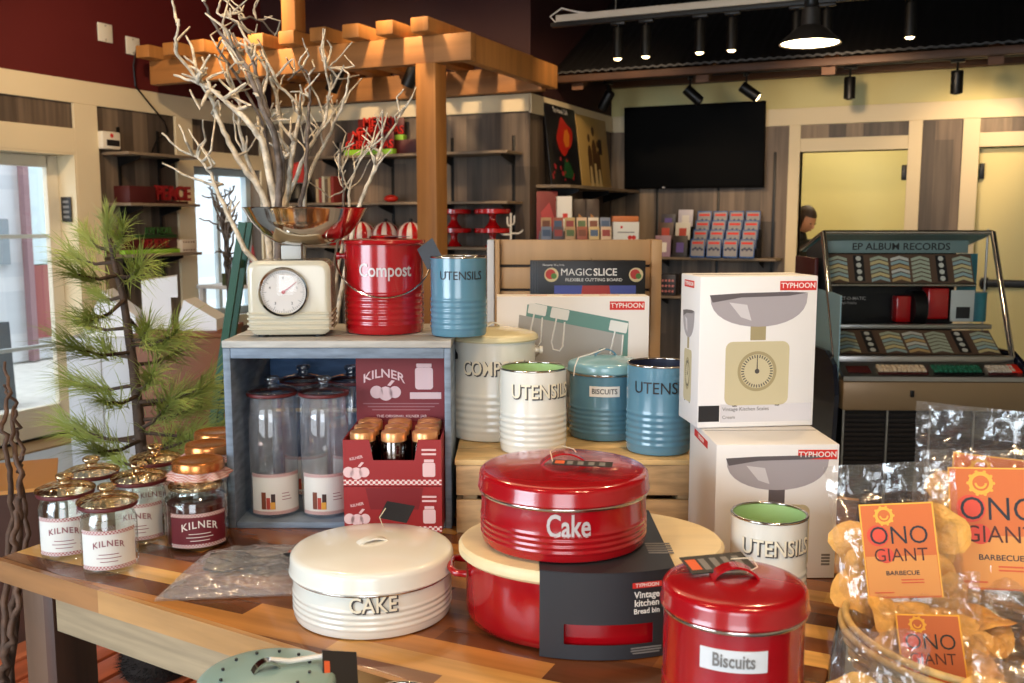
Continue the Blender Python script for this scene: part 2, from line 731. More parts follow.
# glazed door
m_doorpaint = mat('door paint', (222, 212, 190), .45)
m_pane = thin_glass('window glass', (.97, .99, 1), .7)
xd = XL - .15
b = B()
b.box(xd - .045, xd, D1 - .115, D1 - .016, .02, DH - .016, .004)
b.box(xd - .045, xd, D0 + .016, D0 + .115, .02, DH - .016, .004)
b.box(xd - .045, xd, D0 + .1, D1 - .1, DH - .10, DH - .016, .004)
b.box(xd - .045, xd, D0 + .1, D1 - .1, .02, .245, .004)
door = struct('door_1', b, m_doorpaint)
b = B()
for z in (.68, 1.47):
    b.box(xd - .035, xd - .01, D0 + .1, D1 - .1, z - .014, z + .014)
b.done('glazing_bar', mat('pale door bars', (200, 214, 220), .4), door)
B().box(xd - .026, xd - .02, D0 + .1, D1 - .1, .24, DH - .1).done('glass', m_pane, door)
B().box(xd - .04, xd + .008, D0 + .01, D1 - .01, .004, .03).done('door_sweep', m_black, door)
# window further along
b = B()
b.box(XL - .17, XL - .11, W0, W1, WB, WB + .06)
b.box(XL - .17, XL - .11, W0, W1, WH - .06, WH)
b.box(XL - .17, XL - .11, W0, W0 + .06, WB, WH)
b.box(XL - .17, XL - .11, W1 - .06, W1, WB, WH)
b.box(XL - .16, XL - .12, (W0 + W1) / 2 - .02, (W0 + W1) / 2 + .02, WB, WH)
win = struct('window_1', b, mat('pale blue window paint', (196, 214, 222), .4))
B().box(XL - .145, XL - .14, W0 + .05, W1 - .05, WB + .05, WH - .05).done('glass', m_pane, win)

# middle wall carrying the shelves, and its return
struct('wall_middle', B().box(XL + .001, XS, YM, YM + .15, 0, ZT), m_grey_w)
struct('wall_middle_upper', B().box(XL + .005, XS + .004, YM - .004, YM + .15, ZT, H), m_red_shaded)
trim(XL + .03, XS + .012, YM - .024, YM, 2.445, ZT)
struct('wall_side', B().box(XS - .15, XS, YM + .151, YR, 0, ZT), m_grey_wy)
struct('wall_side_upper', B().box(XS - .15, XS + .004, YM + .151, YR, ZT, H), m_red_shaded)
trim(XS, XS + .024, YM - .024, YR - .03, 2.43, ZT)
# rear wall with two openings
O1 = (-1.40, -.50)
O2 = (.055, .98)
b = B()
for x0, x1, z0, z1 in [(XS - .15, O1[0], 0, ZT), (O1[0], O1[1], 2.193, ZT), (O1[1], O2[0], 0, ZT), (O2[0], O2[1], 2.193, ZT), (O2[1], 4.2, 0, ZT)]:
    b.box(x0, x1, YR + .001, YR + .15, z0, z1)
struct('wall_rear', b, m_grey_w)
struct('wall_rear_upper', B().box(XS - .15, 4.2, YR - .003, YR + .15, ZT, 2.86), m_yellow)
struct('wall_rear_top', B().box(XS - .15, 4.2, YR + .02, YR + .17, 2.86, H), m_dark)
yt = YR - .022
trim(XS + .02, 4.2, yt, YR + .001, 2.43, ZT)
trim(-1.50, O1[0], yt, YR + .001, 0, 2.43)
trim(O1[1], -.39, yt, YR + .001, 0, 2.43)
trim(-.075, O2[0], yt, YR + .001, 0, 2.43)
trim(O1[0], O1[1], yt, YR + .001, 2.193, 2.31)
trim(O2[0], O2[1], yt, YR + .001, 2.193, 2.31)
trim(O2[1], 1.08, yt, YR + .001, 0, 2.43)
b = B()
for o in (O1, O2):
    b.box(o[0] - .02, o[0], YR, YR + .152, 0, 2.193)
    b.box(o[1], o[1] + .02, YR, YR + .152, 0, 2.193)
    b.box(o[0], o[1], YR, YR + .152, 2.193, 2.213)
struct('trim_openings', b, m_cream)
# room beyond the open doorway
struct('wall_corridor', B().box(-2.6, 1.6, 11.0, 11.1, 0, 3.0), m_yellow)
struct('wall_corridor_left', B().box(-2.7, -2.6, YR + .16, 11.1, 0, 3.0), m_yellow)
struct('wall_corridor_right', B().box(.0, .04, YR + .16, 11.0, 0, 3.0), m_yellow)
struct('ceiling_corridor', B().box(-2.7, 1.6, YR + .18, 11.1, 2.95, 3.0), m_cream)
# closed cream door with a panic bar
b = B().box(O2[0] + .004, O2[1] - .004, YR + .07, YR + .115, .01, 2.185, .004)
d2 = struct('door_2', b, mat('pale yellow door paint', (230, 214, 150), .5))
m_steel_dull = mat('dull steel', (150, 146, 138), .35, .9)
b = B().box(O2[0] + .06, O2[1] - .06, YR + .0, YR + .035, 1.02, 1.085, .01)
b.box(O2[0] + .07, O2[0] + .13, YR + .0, YR + .07, 1.0, 1.1, .008)
b.box(O2[1] - .13, O2[1] - .07, YR + .0, YR + .07, 1.0, 1.1, .008)
b.done('panic_bar', m_black, d2)
B().box(O2[0] + .012, O2[0] + .05, YR + .03, YR + .075, 1.93, 2.06, .004).done('hinge', m_black, d2)
# hinge plate left on the open doorway
hp = B().box(O1[1] - .045, O1[1] - .001, YR + .02, YR + .1, 1.93, 2.06, .004).done('door_closer_bracket', m_black)
tag(hp, 'black metal bracket high on the jamb of the open doorway', 'bracket')
# right and front shell of the room
struct('wall_right', B().box(4.2, 4.4, -3.2, YR + .2, 0, H), m_cream)
b = B()
for x0, x1, z0, z1 in [(-6.3, -4.2, 0, H), (-4.2, -1.4, 0, .7), (-4.2, -1.4, 3.1, H), (-1.4, .1, 0, H), (.1, 2.4, 0, .7), (.1, 2.4, 3.1, H), (2.4, 4.4, 0, H)]:  # right-hand opening added to go with the front fill lamp
    b.box(x0, x1, -3.3, -3.2, z0, z1)
struct('wall_front', b, m_cream)

# ------------------------------------------------------------------ outside the door
m_side = planks('white painted siding', [(206, 214, 220), (220, 226, 230)], .16, 'Z', 'Y', 6, .6, 3, gdark=.93)
fac = thing('neighbouring_building', 'white boarded building across the yard seen through the glazed door', 'building', (-9.6, 7.3, 0))
B().box(-.2, 0, -6, 4, 0, 4.5).done('wall', m_side, fac)
b = B()
b.box(-.01, .05, -.55, .09, 1.1, 1.6)
b.done('window', mat('dark grey window', (120, 134, 142), .2), fac)
B().box(-.01, .09, .28, .35, 0, 4.5).done('corner_board', mat('mauve board', (150, 118, 122), .6), fac)
B().box(-.01, .07, .352, 1.35, .25, 1.08).done('door', mat('faded red door', (150, 76, 74), .6), fac)
B().box(-.01, .07, .352, 1.35, 1.09, 2.9).done('door_window', mat('pale pane', (200, 222, 226), .2), fac)
struct('ground_outside', B().box(-14, XL - .21, -2, 12, -.12, -.02), mat('pale yard paving', (206, 204, 196), .8, var=.1))
for k in range(3):
    o = B().box(-8.9 + .29 * k, -8.62 + .29 * k, 3.6, 5.6, -.02, .5 - .16 * k, .01).done('plank_step', mat('weathered step boards', (168, 160, 148), .8, var=.2))
    tag(o, ['top', 'middle', 'bottom'][k] + ' weathered plank step outside the glazed door', 'step', 'plank steps outside the door')
ch = thing('folding_board', 'grey sandwich board leaning in the yard outside the door', 'board', (-7.6, 5.45, -.02), R(60))
for s_ in (-1, 1):
    B().box(-.3, .3, -.015, .015, 0, .75, .004, Matrix.Translation((0, s_ * .16, 0)) @ Matrix.Rotation(s_ * R(12), 4, 'X')).done('panel', mat('dark grey board', (86, 96, 104), .5), ch)

# ------------------------------------------------------------------ pergola
pg = thing('timber_pergola', 'square timber pergola with short rafter ends over the shelves', 'pergola', (-3.2, 5.65, 0))
PX, PY = -3.2, 5.65


def loc_box(x0, x1, y0, y1, z0, z1, bev=.006):
    return B().box(x0 - PX, x1 - PX, y0 - PY, y1 - PY, z0, z1, bev)


loc_box(-3.335, -3.185, 5.65, 5.80, 0, 2.5995).done('post', m_timber_v, pg)
loc_box(-5.66, -2.93, 5.66, 5.74, 2.6, 2.775).done('beam', m_timber, pg)
loc_box(-3.03, -2.95, 5.742, 7.17, 2.6, 2.775).done('beam', m_timber_v, pg)
loc_box(-5.66, -3.05, 7.08, 7.17, 2.585, 2.775).done('beam', m_timber, pg)
for k in range(10):
    x = -3.16 - .262 * k
    loc_box(x - .13, x, 5.52, 7.17, 2.776, 2.865).done('rafter', m_timber_v, pg)
o = loc_box(-4.315, -4.2, 5.53, 5.65, 2.8655, 4.59).done('upper_post', m_timber_v, pg)
# two small black spots under the pergola
for k, x in enumerate((-4.35, -3.68)):
    t_ = thing('pergola_spotlight', ('black spotlight tilted under the pergola beside its post', 'black spotlight under the pergola behind the birch branches')[1 - k], 'spotlight', (x, 6.25, 2.775), group='pergola spotlights')
    B().lathe([(0, 0), (.012, 0), (.012, -.09), (0, -.09)], 12).done('stem', m_black, t_)
    B().lathe([(0, -.0), (.045, -.0), (.05, -.02), (.05, -.17), (.044, -.17), (.044, -.14), (0, -.14)], 20, Matrix.Translation((0, 0, -.07)) @ Matrix.Rotation(R(28), 4, 'Y')).done('barrel', m_black, t_)
# black cable and wall plates
cb = B().tube([(-5.79, 5.68, 2.9), (-5.8, 5.64, 2.75), (-5.81, 5.66, 2.6), (-5.815, 5.78, 2.5), (-5.815, 5.95, 2.36), (-5.82, 5.98, 2.28), (-5.822, 5.86, 2.2), (-5.822, 5.80, 2.1)], .007, 6).done('hanging_cable', m_black)
tag(cb, 'thin black cable hanging from the pergola down the wall boards', 'cable')
for k, (y, z) in enumerate(((5.42, 2.955), (5.68, 2.90))):
    p = thing('blank_wall_plate', 'square white blank wall plate, the ' + ('one nearer the door' if k == 0 else 'one nearer the pergola') + ' on the red wall', 'wall plate', (XL + .005, y, z), group='white plates on the red wall')
    B().box(0, .012, -.066, .066, -.066, .066, .004).done('plate', mat('white plastic', (226, 218, 200), .4), p)
    bb = B()
    for sz in (-.05, .05):
        bb.lathe([(0, .014), (.006, .0135), (.006, .011), (0, .011)], 10, Matrix.Translation((0, 0, sz)) @ Matrix.Rotation(PI / 2, 4, 'Y'))
    bb.done('screw', m_steel_dull, p)

# ------------------------------------------------------------------ corrugated awning on the rear wall
aw = thing('corrugated_awning', 'black corrugated roof awning on timber brackets above the doors', 'awning', (0, 7.62, 0))
b = B()
n = 420
x0, x1 = XS + .02, 4.15
prev = None
for k in range(n + 1):
    x = x0 + (x1 - x0) * k / n
    dz = .006 * math.sin(k * PI / 2)
    vs = [b.bm.verts.new((x, 0, 2.80 + dz)), b.bm.verts.new((x, 1.52, 3.68 + dz)), b.bm.verts.new((x, 1.52, 3.66 + dz)), b.bm.verts.new((x, 0, 2.785 + dz))]
    if prev:
        for i in range(4):
            b.bm.faces.new((prev[i], vs[i], vs[(i + 1) % 4], prev[(i + 1) % 4]))
    prev = vs
b.done('roof_sheet', mat('black corrugated sheet', (26, 24, 24), .45, .2), aw, ang=60)
B().box(x0, x1, .02, .09, 2.715, 2.772, .005).done('eaves_board', mat('dark eaves board', (72, 44, 26), .6, var=.25, vscale=5), aw)
B().box(x0, x1, 1.43, 1.525, 2.845, 2.955, .005).done('wall_beam', m_beam, aw)
for x in (-3.0, -1.95, -1.0, .12, 1.3, 2.5):
    bb = B().plate([(.10, 2.66), (.10, 2.74), (1.42, 3.50), (1.42, 3.40)], .10, Matrix(((0, 0, 1, x - .05), (1, 0, 0, 0), (0, 1, 0, 0), (0, 0, 0, 1))))
    bb.done('rafter', m_beam, aw, smooth=False)


def spot(name, x, y, ztop, drop, tilt, yaw, label, group, r=.045, L=.17, lit=False):
    t_ = thing(name, label, 'spotlight', (x, y, ztop), yaw, group)
    B().box(-.05, .05, -.018, .018, -.02, 0, .004).done('adapter', m_black, t_)
    bb = B().tube([(0, 0, -.02), (0, 0, -drop)], .009, 8)
    bb.done('stem', m_black, t_)
    mm = Matrix.Translation((0, 0, -drop)) @ Matrix.Rotation(tilt, 4, 'X')
    br = B().lathe([(0, .05), (r * .9, .05), (r, .042), (r, .05 - L), (r - .006, .05 - L), (r - .008, .056 - L), (0, .056 - L)], 24, mm).done('barrel', m_black, t_)
    bb = B().lathe([(0, .0555 - L), (r - .009, .0555 - L), (r - .009, .050 - L), (r * .5, .041 - L), (0, .038 - L)], 20, mm)
    bb.done('lens', emit('lit lens', (255, 220, 160), 14) if lit else mat('lens', (60, 52, 44), .1), br)
    return t_


# black track with tilted heads under the awning
m_track = mat('black track', (10, 10, 10), .5)
tr = thing('black_light_track', 'black lighting track under the corrugated awning', 'light track', (0, 8.35, 2.80))
B().box(-3.1, 4.0, -.018, .018, 0, .03, .003).done('rail', m_track, tr)
for x in (-2.95, -1.9, -.95, .17, 1.35):
    B().box(x - .012, x + .012, -.012, .012, .0305, .20).done('hanger', m_track, tr)
AW = [(608, 97, -35, 'tilted hard, above the posters'), (690, 93, 48, 'above the top edge of the TV near its middle'), (746, 91, 55, 'above the TV corner nearest the open doorway'), (850, 80, 3, 'pointing straight down above the open doorway'), (957, 80, 14, 'above the boarded panel between the two doors')]
for k, (px, py, tl, w) in enumerate(AW):
    p = pyz(px, py, 8.0)
    d = p.y
    # slide along the sight line to the track plane
    q = Vector((0, 0, CZ)) + (p - Vector((0, 0, CZ))) * (8.35 / d)
    spot('track_spotlight', q.x, 8.35, 2.80, .13, R(abs(tl)), R(-70 if tl > 20 else (70 if tl < 0 else 0)) + (R(180) if abs(tl) > 20 else 0) * 0, 'black track spotlight ' + w, 'tilted track spotlights', lit=(px == 746))
# pale rail with straight-down cylinders, nearer the camera
r0, r1 = pyz(556, 18, 6.7), None
RZ, RY = 2.925, 6.35
rl = thing('pale_light_rail', 'long pale steel lighting rail hung below the dark ceiling', 'light rail', (0, RY, RZ))
B().box(-2.62, 3.5, -.03, .03, 0, .045, .004).done('rail', mat('pale rail paint', (188, 178, 164), .5), rl)
B().box(-2.66, 3.5, -.022, .022, -.03, -.001, .003).done('track', m_track, rl)
for x in (-2.2, -.6, 1.0, 2.6):
    B().tube([(x, 0, .045), (x, 0, H - RZ)], .004, 6).done('wire', m_steel_dull, rl)
bb = B().tube([(-2.62, 0, -.01), (-2.68, .02, .05), (-2.60, .03, .10), (-2.48, 0, .06), (-2.4, 0, .046)], .006, 6)
bb.done('cable', mat('white cable', (214, 206, 196), .5), rl)
for px, w in ((618, 'first from the cable end of the pale rail'), (646, 'second from the cable end of the pale rail'), (700, 'third from the cable end of the pale rail'), (732, 'fourth from the cable end of the pale rail'),
              (797, 'just behind the pendant lamp, on its side toward the TV'), (827, 'just behind the pendant lamp, on its far side from the TV'), (911, 'alone beyond the pendant lamp')):
    # column on the rail line
    k = (px - 512) / FOC
    fwv = Vector((-math.sin(YAW), math.cos(YAW)))
    lo, hi = -4, 4
    for _ in range(40):
        xm = (lo + hi) / 2
        dd = xm * fwv.x + RY * fwv.y
        rr = xm * math.cos(YAW) + RY * math.sin(YAW)
        D = dd * math.cos(PITCH) + (CZ - 2.8) * math.sin(PITCH)
        if rr / D < k:
            lo = xm
        else:
            hi = xm
    spot('rail_downlight', xm, RY, RZ - .03, .09, 0, 0, 'black cylinder downlight ' + w, 'downlights on the pale rail', .035, .2, True)
# pendant lamp with a bright shade
pp = pyz(810, 44, 5.6)
pl = thing('pendant_lamp', 'glowing dome pendant lamp hanging below the pale rail', 'pendant lamp', pp)
B().lathe([(.03, .2), (.05, .19), (.055, .1), (.09, .08), (.165, .012), (.17, 0), (.164, 0), (.088, .07), (.05, .085)], 36).done('shade', mat('dark enamel shade', (40, 36, 33), .4), pl)
B().lathe([(0, .32), (.03, .315), (.038, .3), (.038, .21), (.028, .195), (0, .195)], 20).done('socket', m_black, pl)
B().tube([(0, 0, .3), (0, 0, H - pp.z)], .005, 6).done('cord', m_black, pl)
B().lathe([(0, .0), (.04, .004), (.155, .005), (.155, .012), (.05, .06), (0, .065)], 28).done('bulb', emit('warm lit bulb', (255, 232, 180), 40), pl)
lamp('pendant_light', 'POINT', (pp.x, pp.y, pp.z - .08), None, 25, WARM2, .1)

# ================================================================== THE TABLE
TZ = .92
m_slab = planks('acacia strips', [(126, 72, 36), (216, 158, 82), (160, 98, 48), (186, 122, 60), (100, 56, 30), (228, 174, 98), (146, 86, 42)], .052, 'Y', 'X', .55, .26, 11, .35, gdark=.6)
m_leg = planks('table leg wood', [(104, 74, 52), (84, 50, 32)], .05, 'X', 'Z', 2, .5, 9)
m_apron = mat('grey weathered wood', (164, 140, 108), .55, var=.28, vscale=3, stretch=(1, 6, 16))
FL, FR, BR, BL = (-1.70, 1.25), (-.135, 1.085), (-.20, 2.40), (-1.70, 2.40)
tb = thing('display_table', 'long wooden plank display table carrying the kitchenware', 'table', (-.95, 1.75, 0))
TM = Matrix.Translation((.95, -1.75, 0))
b = B()
b.plate([FL, FR, BR, BL], .045, TM @ Matrix.Translation((0, 0, TZ - .045)))
bmesh.ops.bevel(b.bm, geom=b.bm.edges[:], offset=.004, segments=2, profile=.5, affect='EDGES')
b.done('tabletop', m_slab, tb)


def lerp2(a, c, t):
    return (a[0] + (c[0] - a[0]) * t, a[1] + (c[1] - a[1]) * t)


def quad_between(a, c, th, z0, z1, name, m, par):
    """upright board from a to c (plan), th thick away from the front"""
    d = Vector((c[0] - a[0], c[1] - a[1], 0))
    n_ = Vector((-d.y, d.x, 0)).normalized() * th
    b = B()
    b.plate([a, c, (c[0] + n_.x, c[1] + n_.y), (a[0] + n_.x, a[1] + n_.y)], z1 - z0, TM @ Matrix.Translation((0, 0, z0)))
    return b.done(name, m, par, smooth=False)


quad_between((-1.57, 1.266), (-.2, 1.112), .025, TZ - .135, TZ - .046, 'apron', m_apron, tb)
quad_between((-.19, 1.16), (-.235, 2.3), .025, TZ - .135, TZ - .046, 'apron', m_apron, tb)
quad_between((-.3, 2.36), (-1.6, 2.36), .025, TZ - .135, TZ - .046, 'apron', m_apron, tb)
quad_between((-1.655, 2.3), (-1.655, 1.33), .025, TZ - .135, TZ - .046, 'apron', m_apron, tb)
for (x, y) in ((-1.66, 1.262), (-.27, 1.115), (-.30, 2.29), (-1.66, 2.29)):
    B().box(x, x + .085, y, y + .1, 0, TZ - .0455, .004, TM).done('leg', m_leg, tb)
quad_between((-1.7005, 1.2385), (-.1355, 1.0735), .0115, TZ - .044, TZ - .0005, 'edge_band', planks('pale edge band', [(196, 146, 90), (170, 118, 70), (206, 160, 104)], 3, 'Y', 'X', .7, .35, 12, .2, gdark=.7), tb)
# slatted pallet on the floor beyond the table end
m_slat = planks('reddish pallet slats', [(196, 98, 60), (206, 114, 74)], .2, 'X', 'Y', 3, .5, 8)
pq = at(150, 668, .22)
pal_ = thing('slatted_pallet', 'low reddish slatted pallet on the floor beyond the table leg, under the pine', 'pallet', (pq.x, pq.y, 0))
for k in range(9):
    x = -.52 + k * .116
    B().box(x, x + .098, -.42, .36, .195, .22, .003).done('slat', m_slat, pal_)
for y in (-.40, -.05, .30):
    B().box(-.52, .51, y, y + .05, .1, .1945, .003).done('bearer', m_leg, pal_)
    B().box(-.50, -.42, y, y + .05, 0, .0995, .003).done('block', m_leg, pal_)
    B().box(.42, .50, y, y + .05, 0, .0995, .003).done('block', m_leg, pal_)

# ------------------------------------------------------------------ crates
m_bluegrey = mat('blue grey weathered paint', (116, 130, 146), .6, var=.3, vscale=5, stretch=(3, 3, 14))
m_bluein = mat('blue crate paint', (74, 108, 152), .6, var=.3, vscale=5, stretch=(2, 8, 8))
m_whitewash = mat('whitewashed board', (176, 172, 164), .6, var=.2, vscale=6, stretch=(2, 14, 14))
bc0 = at(229, 532, TZ)
bc0 = col(229, 2.03, TZ)
blue = thing('blue_crate', 'weathered blue wooden crate on its side holding tall glass jars', 'crate', (bc0.x, bc0.y, TZ), YAW)
BW, BH, BD = .482, .393, .34
b = B()
b.box(0, .016, 0, BD, 0, BH, .002)
b.done('side_board', m_bluegrey, blue)
B().box(BW - .014, BW, 0, BD, 0, BH, .002).done('side_board', m_bluegrey, blue)
B().box(.0165, BW - .0145, 0, BD, 0, .014, .002).done('bottom_board', m_bluegrey, blue)
for k in range(3):
    B().box(-.001, BW + .001, -.002 + k * .117, -.004 + k * .117 + .112, BH + .0005, BH + .016, .002).done('top_board', m_whitewash, blue)
B().box(.0165, BW - .0145, 0, .012, BH - .022, BH, .001).done('top_rail', m_bluegrey, blue)
for z0, z1 in ((.015, .19), (.20, .330), (.355, BH - .001)):
    B().box(.0165, BW - .0145, BD - .012, BD, z0, z1, .002).done('back_board', m_bluein, blue)
CT = TZ + BH + .0165           # top of the blue crate

m_pale = mat('pale pine boards', (206, 172, 116), .6, var=.22, vscale=5, stretch=(2, 12, 12))
m_palef = mat('pale pine slats', (182, 148, 104), .62, var=.3, vscale=5, stretch=(2, 8, 12))
lc0 = col(456.5, 2.0, TZ)
pale = thing('pine_crate', 'low pale pine slatted crate holding cream and blue canisters', 'crate', (lc0.x, lc0.y, TZ), YAW)
LW, LH, LD = .515, .16, .47
for z0, z1 in ((.0, .072), (.082, LH - .0125)):
    B().box(0, LW, 0, .012, z0, z1, .002).done('front_slat', m_palef, pale)
    B().box(0, LW, LD - .012, LD, z0, z1, .002).done('back_slat', m_palef, pale)
    B().box(0, .012, .0125, LD - .0125, z0, z1, .002).done('side_slat', m_palef, pale)
    B().box(LW - .012, LW, .0125, LD - .0125, z0, z1, .002).done('side_slat', m_palef, pale)
for k in range(4):
    B().box(-.003, LW + .003, -.003 + k * .1185, k * .1185 + .112, LH - .012, LH, .002).done('top_board', m_pale, pale)
for x in (.014, LW - .044):
    B().box(x, x + .03, .0125, .04, 0, LH - .0125).done('corner_post', m_palef, pale)
PT = TZ + LH + .0005

# ------------------------------------------------------------------ enamel tins
m_en_cream = mat('cream enamel', (228, 225, 213), .22, coat=.5)
m_en_red = mat('red enamel', (158, 10, 20), .2, coat=.6)
m_en_blue = mat('blue enamel', (86, 130, 150), .22, coat=.5)
m_en_teal = mat('pale teal enamel', (136, 166, 162), .3, coat=.3)
m_chrome = mat('polished steel', (206, 200, 192), .12, 1)
m_brush = mat('brushed steel', (176, 172, 168), .3, 1)
m_lin_green = mat('pale green enamel lining', (172, 206, 140), .3, coat=.3)
m_lin_navy = mat('dark blue lining', (36, 40, 62), .35)
m_lin_white = mat('white enamel lining', (214, 210, 196), .35)
m_ink = mat('dark grey print', (70, 66, 64), .6)
m_inkblk = mat('black print', (22, 20, 22), .5)
m_inkshadow = mat('brown grey print', (118, 104, 90), .6)
m_inkcream = mat('cream print', (236, 226, 200), .5)
m_silver = mat('silver print', (196, 188, 186), .4, .2)
m_whitep = mat('white paper', (228, 224, 216), .7)
m_tagblk = mat('black card', (26, 24, 26), .5)
m_tagor = mat('orange print', (216, 92, 44), .6)
m_taggrey = mat('grey print', (120, 116, 112), .6)
m_string = mat('pale string', (206, 190, 160), .8)


def ribbed(r, z0, z1, n=5, amp=.0016):
    out = []
    for k in range(n):
        c0 = z0 + (z1 - z0) * k / n
        c1 = z0 + (z1 - z0) * (k + 1) / n
        for j in range(6):
            f = j / 6
            out.append((r + amp * math.sin(PI * f) ** 2, c0 + (c1 - c0) * f))
    out.append((r, z1))
    return out


def body(par, r, h, m, lining, rib=(.03, .5, 5), name='body', wall=.0025):
    zz = ribbed(r, h * rib[0] + .006, h * rib[1], rib[2])
    outer = [(0, .001), (r - .008, .0), (r - .002, .002), (r, .008)] + zz + [(r, h * .8), (r, h)]
    o = B().lathe(outer, 64).done(name, m, par, ang=50)
    B().lathe([(r - .0002, h - .0002), (r - wall, h - .0004), (r - wall, .012), (r - .012, .006), (0, .006)], 64).done('lining', lining, par)
    return o


def rim(par, r, z, m=None, t=.0028, name='rim', sq=1.0):
    prof = [(r + t * math.cos(a * PI / 6), z + t * sq * math.sin(a * PI / 6)) for a in range(12)]
    return B().lathe(prof, 64, closed=True).done(name, m or m_chrome, par)


def lid(par, r, z, h, m, dome=.012, name='lid'):
    """rolled-edge pan lid: upright skirt of height h with a shallow dome"""
    prof = [(r - .004, z + .001), (r + .001, z), (r + .0025, z + .003), (r + .0005, z + .009), (r, z + h - .010), (r - .0015, z + h - .005), (r - .005, z + h - .0015), (r - .011, z + h)]
    for k in range(1, 7):
        f = k / 6
        prof.append(((r - .011) * (1 - f), z + h + dome * (1 - (1 - f) ** 2)))
    prof[-1] = (0, z + h + dome)
    return B().lathe(prof, 64).done(name, m, par, ang=32)


def strap(par, z, w, L, rise, m, yaw=0, name='lid_handle', t=.003):
    pts = []
    for k in range(15):
        f = k / 14
        pts.append((L * (f - .5), 0, z + rise * math.sin(PI * f) ** .7))
    return B().ribbon(pts, w, t, (0, 1, 0), Matrix.Rotation(yaw, 4, 'Z')).done(name, m, par, ang=60)


def tag_card(par, w, h, M, orange=True, strings=None, lines=True, name='tag'):
    """black swing tag lying in frame M (x across, y up the card, z off its face)"""
    b = B()
    b.plate([(-w / 2, -h / 2), (w / 2, -h / 2), (w / 2, h / 2), (-w / 2, h / 2)], .0012, M)
    o = b.done(name, m_tagblk, par, smooth=False)
    z = Matrix.Translation((0, 0, .00125))
    if orange:
        printed('price_block', [(-w * .46, -h * .3), (-w * .3, -h * .3), (-w * .3, h * .3), (-w * .46, h * .3)], M @ z, m_tagor, o, .0002)
    if lines:
        b = B()
        for k in range(4):
            x0 = -w * .26 + w * .18 * k
            b.plate([(x0, -h * .34), (x0 + w * .10, -h * .34), (x0 + w * .10, h * .3), (x0, h * .3)], .0002, M @ z)
        b.done('print', m_taggrey, o, smooth=False)
    if strings:
        B().tube(strings, .0009, 5).done('string', m_string, o)
    return o


def shadow_text(par, s, size, r, z, a=-PI / 2, xs=.8, bold=.03):
    letter_round(s, size, r, z, m_ink, par, a, bold, xs, .0012, name='lettering_shade')
    letter_round(s, size, r + .0013, z + size * .05, m_inkcream, par, a - size * .06 / r, bold * .3, xs, .0006)


def tin_at(px, h, z):
    p = col(px, h, z)
    return p, facing(p)


# cream cake tin
p = Vector((-.889, 1.344, TZ + .001))
t_ = thing('cream_cake_tin', 'wide cream enamel cake tin with pale domed lid and dark lettering', 'cake tin', p, facing(p))
body(t_, .133, .082, m_en_cream, m_lin_white, (.08, .62, 4))
rim(t_, .1335, .0735, m_chrome, .0026)
lid(t_, .1375, .0755, .034, m_en_cream, .009)
strap(t_, .117, .016, .05, .007, m_en_cream, R(20))
shadow_text(t_, 'CAKE', .036, .1335, .056, a=-PI / 2 + .01, xs=.85)
tag_card(t_, .062, .036, Matrix.Translation((.045, .10, .137)) @ Matrix.Rotation(R(-38), 4, 'Z') @ Matrix.Rotation(R(42), 4, 'X'), False, lines=False, strings=[(.02, .085, .115), (.014, .08, .135), (.025, .09, .148)])

# red bread bin with its wooden lid
bp = Vector((-.542, 1.473, TZ + .001))
bb_ = thing('red_bread_bin', 'oval red bread bin with pale wooden lid and black card sleeve', 'bread bin', bp, YAW)
sx, sy = 1.0, .78
BR_ = .208
b = B().lathe([(0, .0), (BR_ - .02, 0), (BR_ - .006, .006), (BR_, .02), (BR_, .1), (BR_, .112), (BR_ - .003, .112), (BR_ - .003, .02), (0, .006)], 72, sx=sx, sy=sy)
b.done('body', m_en_red, bb_, ang=50)
m_lidw = mat('pale beech lid', (226, 204, 158), .45, var=.07, vscale=4, stretch=(1, 10, 1))
B().lathe([(0, .1125), (BR_ + .007, .1125), (BR_ + .012, .117), (BR_ + .012, .128), (BR_ + .007, .1335), (BR_ - .01, .135), (0, .135)], 72, sx=sx, sy=sy).done('wooden_lid', m_lidw, bb_, ang=40)
for s_ in (-1, 1):
    pts = [(s_ * (BR_ - .002), -.035, .085), (s_ * (BR_ + .016), -.035, .087), (s_ * (BR_ + .025), -.022, .09), (s_ * (BR_ + .027), 0, .091), (s_ * (BR_ + .025), .022, .09), (s_ * (BR_ + .016), .035, .087), (s_ * (BR_ - .002), .035, .085)]
    B().tube(pts, .006, 10).done('handle', m_en_red, bb_, ang=80)
# card sleeve hugging the oval, with its cut-out window
m_sleeve = mat('black card sleeve', (38, 38, 42), .5)
b = B()


def oval(a, r=BR_, k=.003):
    return Vector(((r + k) * math.cos(a) * sx, (r + k) * math.sin(a) * sy, 0))


A0, A1 = R(-114), R(-58)
NA = 26
WA0, WA1 = R(-104), R(-68)
for (a0, a1, z0, z1) in ((A0, A1, .001, .024), (A0, A1, .056, .1365), (A0, WA0, .024, .056), (WA1, A1, .024, .056)):
    prev = None
    for k in range(NA + 1):
        a = a0 + (a1 - a0) * k / NA
        g = [oval(a, k=.0125 if z1 > .13 else .0125) + Vector((0, 0, z)) for z in (z0, z1)]
        g = [g[0], g[1]] + [oval(a, k=.0112) + Vector((0, 0, z)) for z in (z1, z0)]
        vs = [b.bm.verts.new(v) for v in g]
        if prev:
            for i in range(4):
                b.bm.faces.new((prev[i], vs[i], vs[(i + 1) % 4], prev[(i + 1) % 4]))
        else:
            b.bm.faces.new(vs[::-1])
        prev = vs
    b.bm.faces.new(prev)
top = [oval(A0 + (A1 - A0) * k / NA, k=.0125) for k in range(NA + 1)]
mirror = [Vector((v.x, -v.y, 0)) for v in reversed(top)]
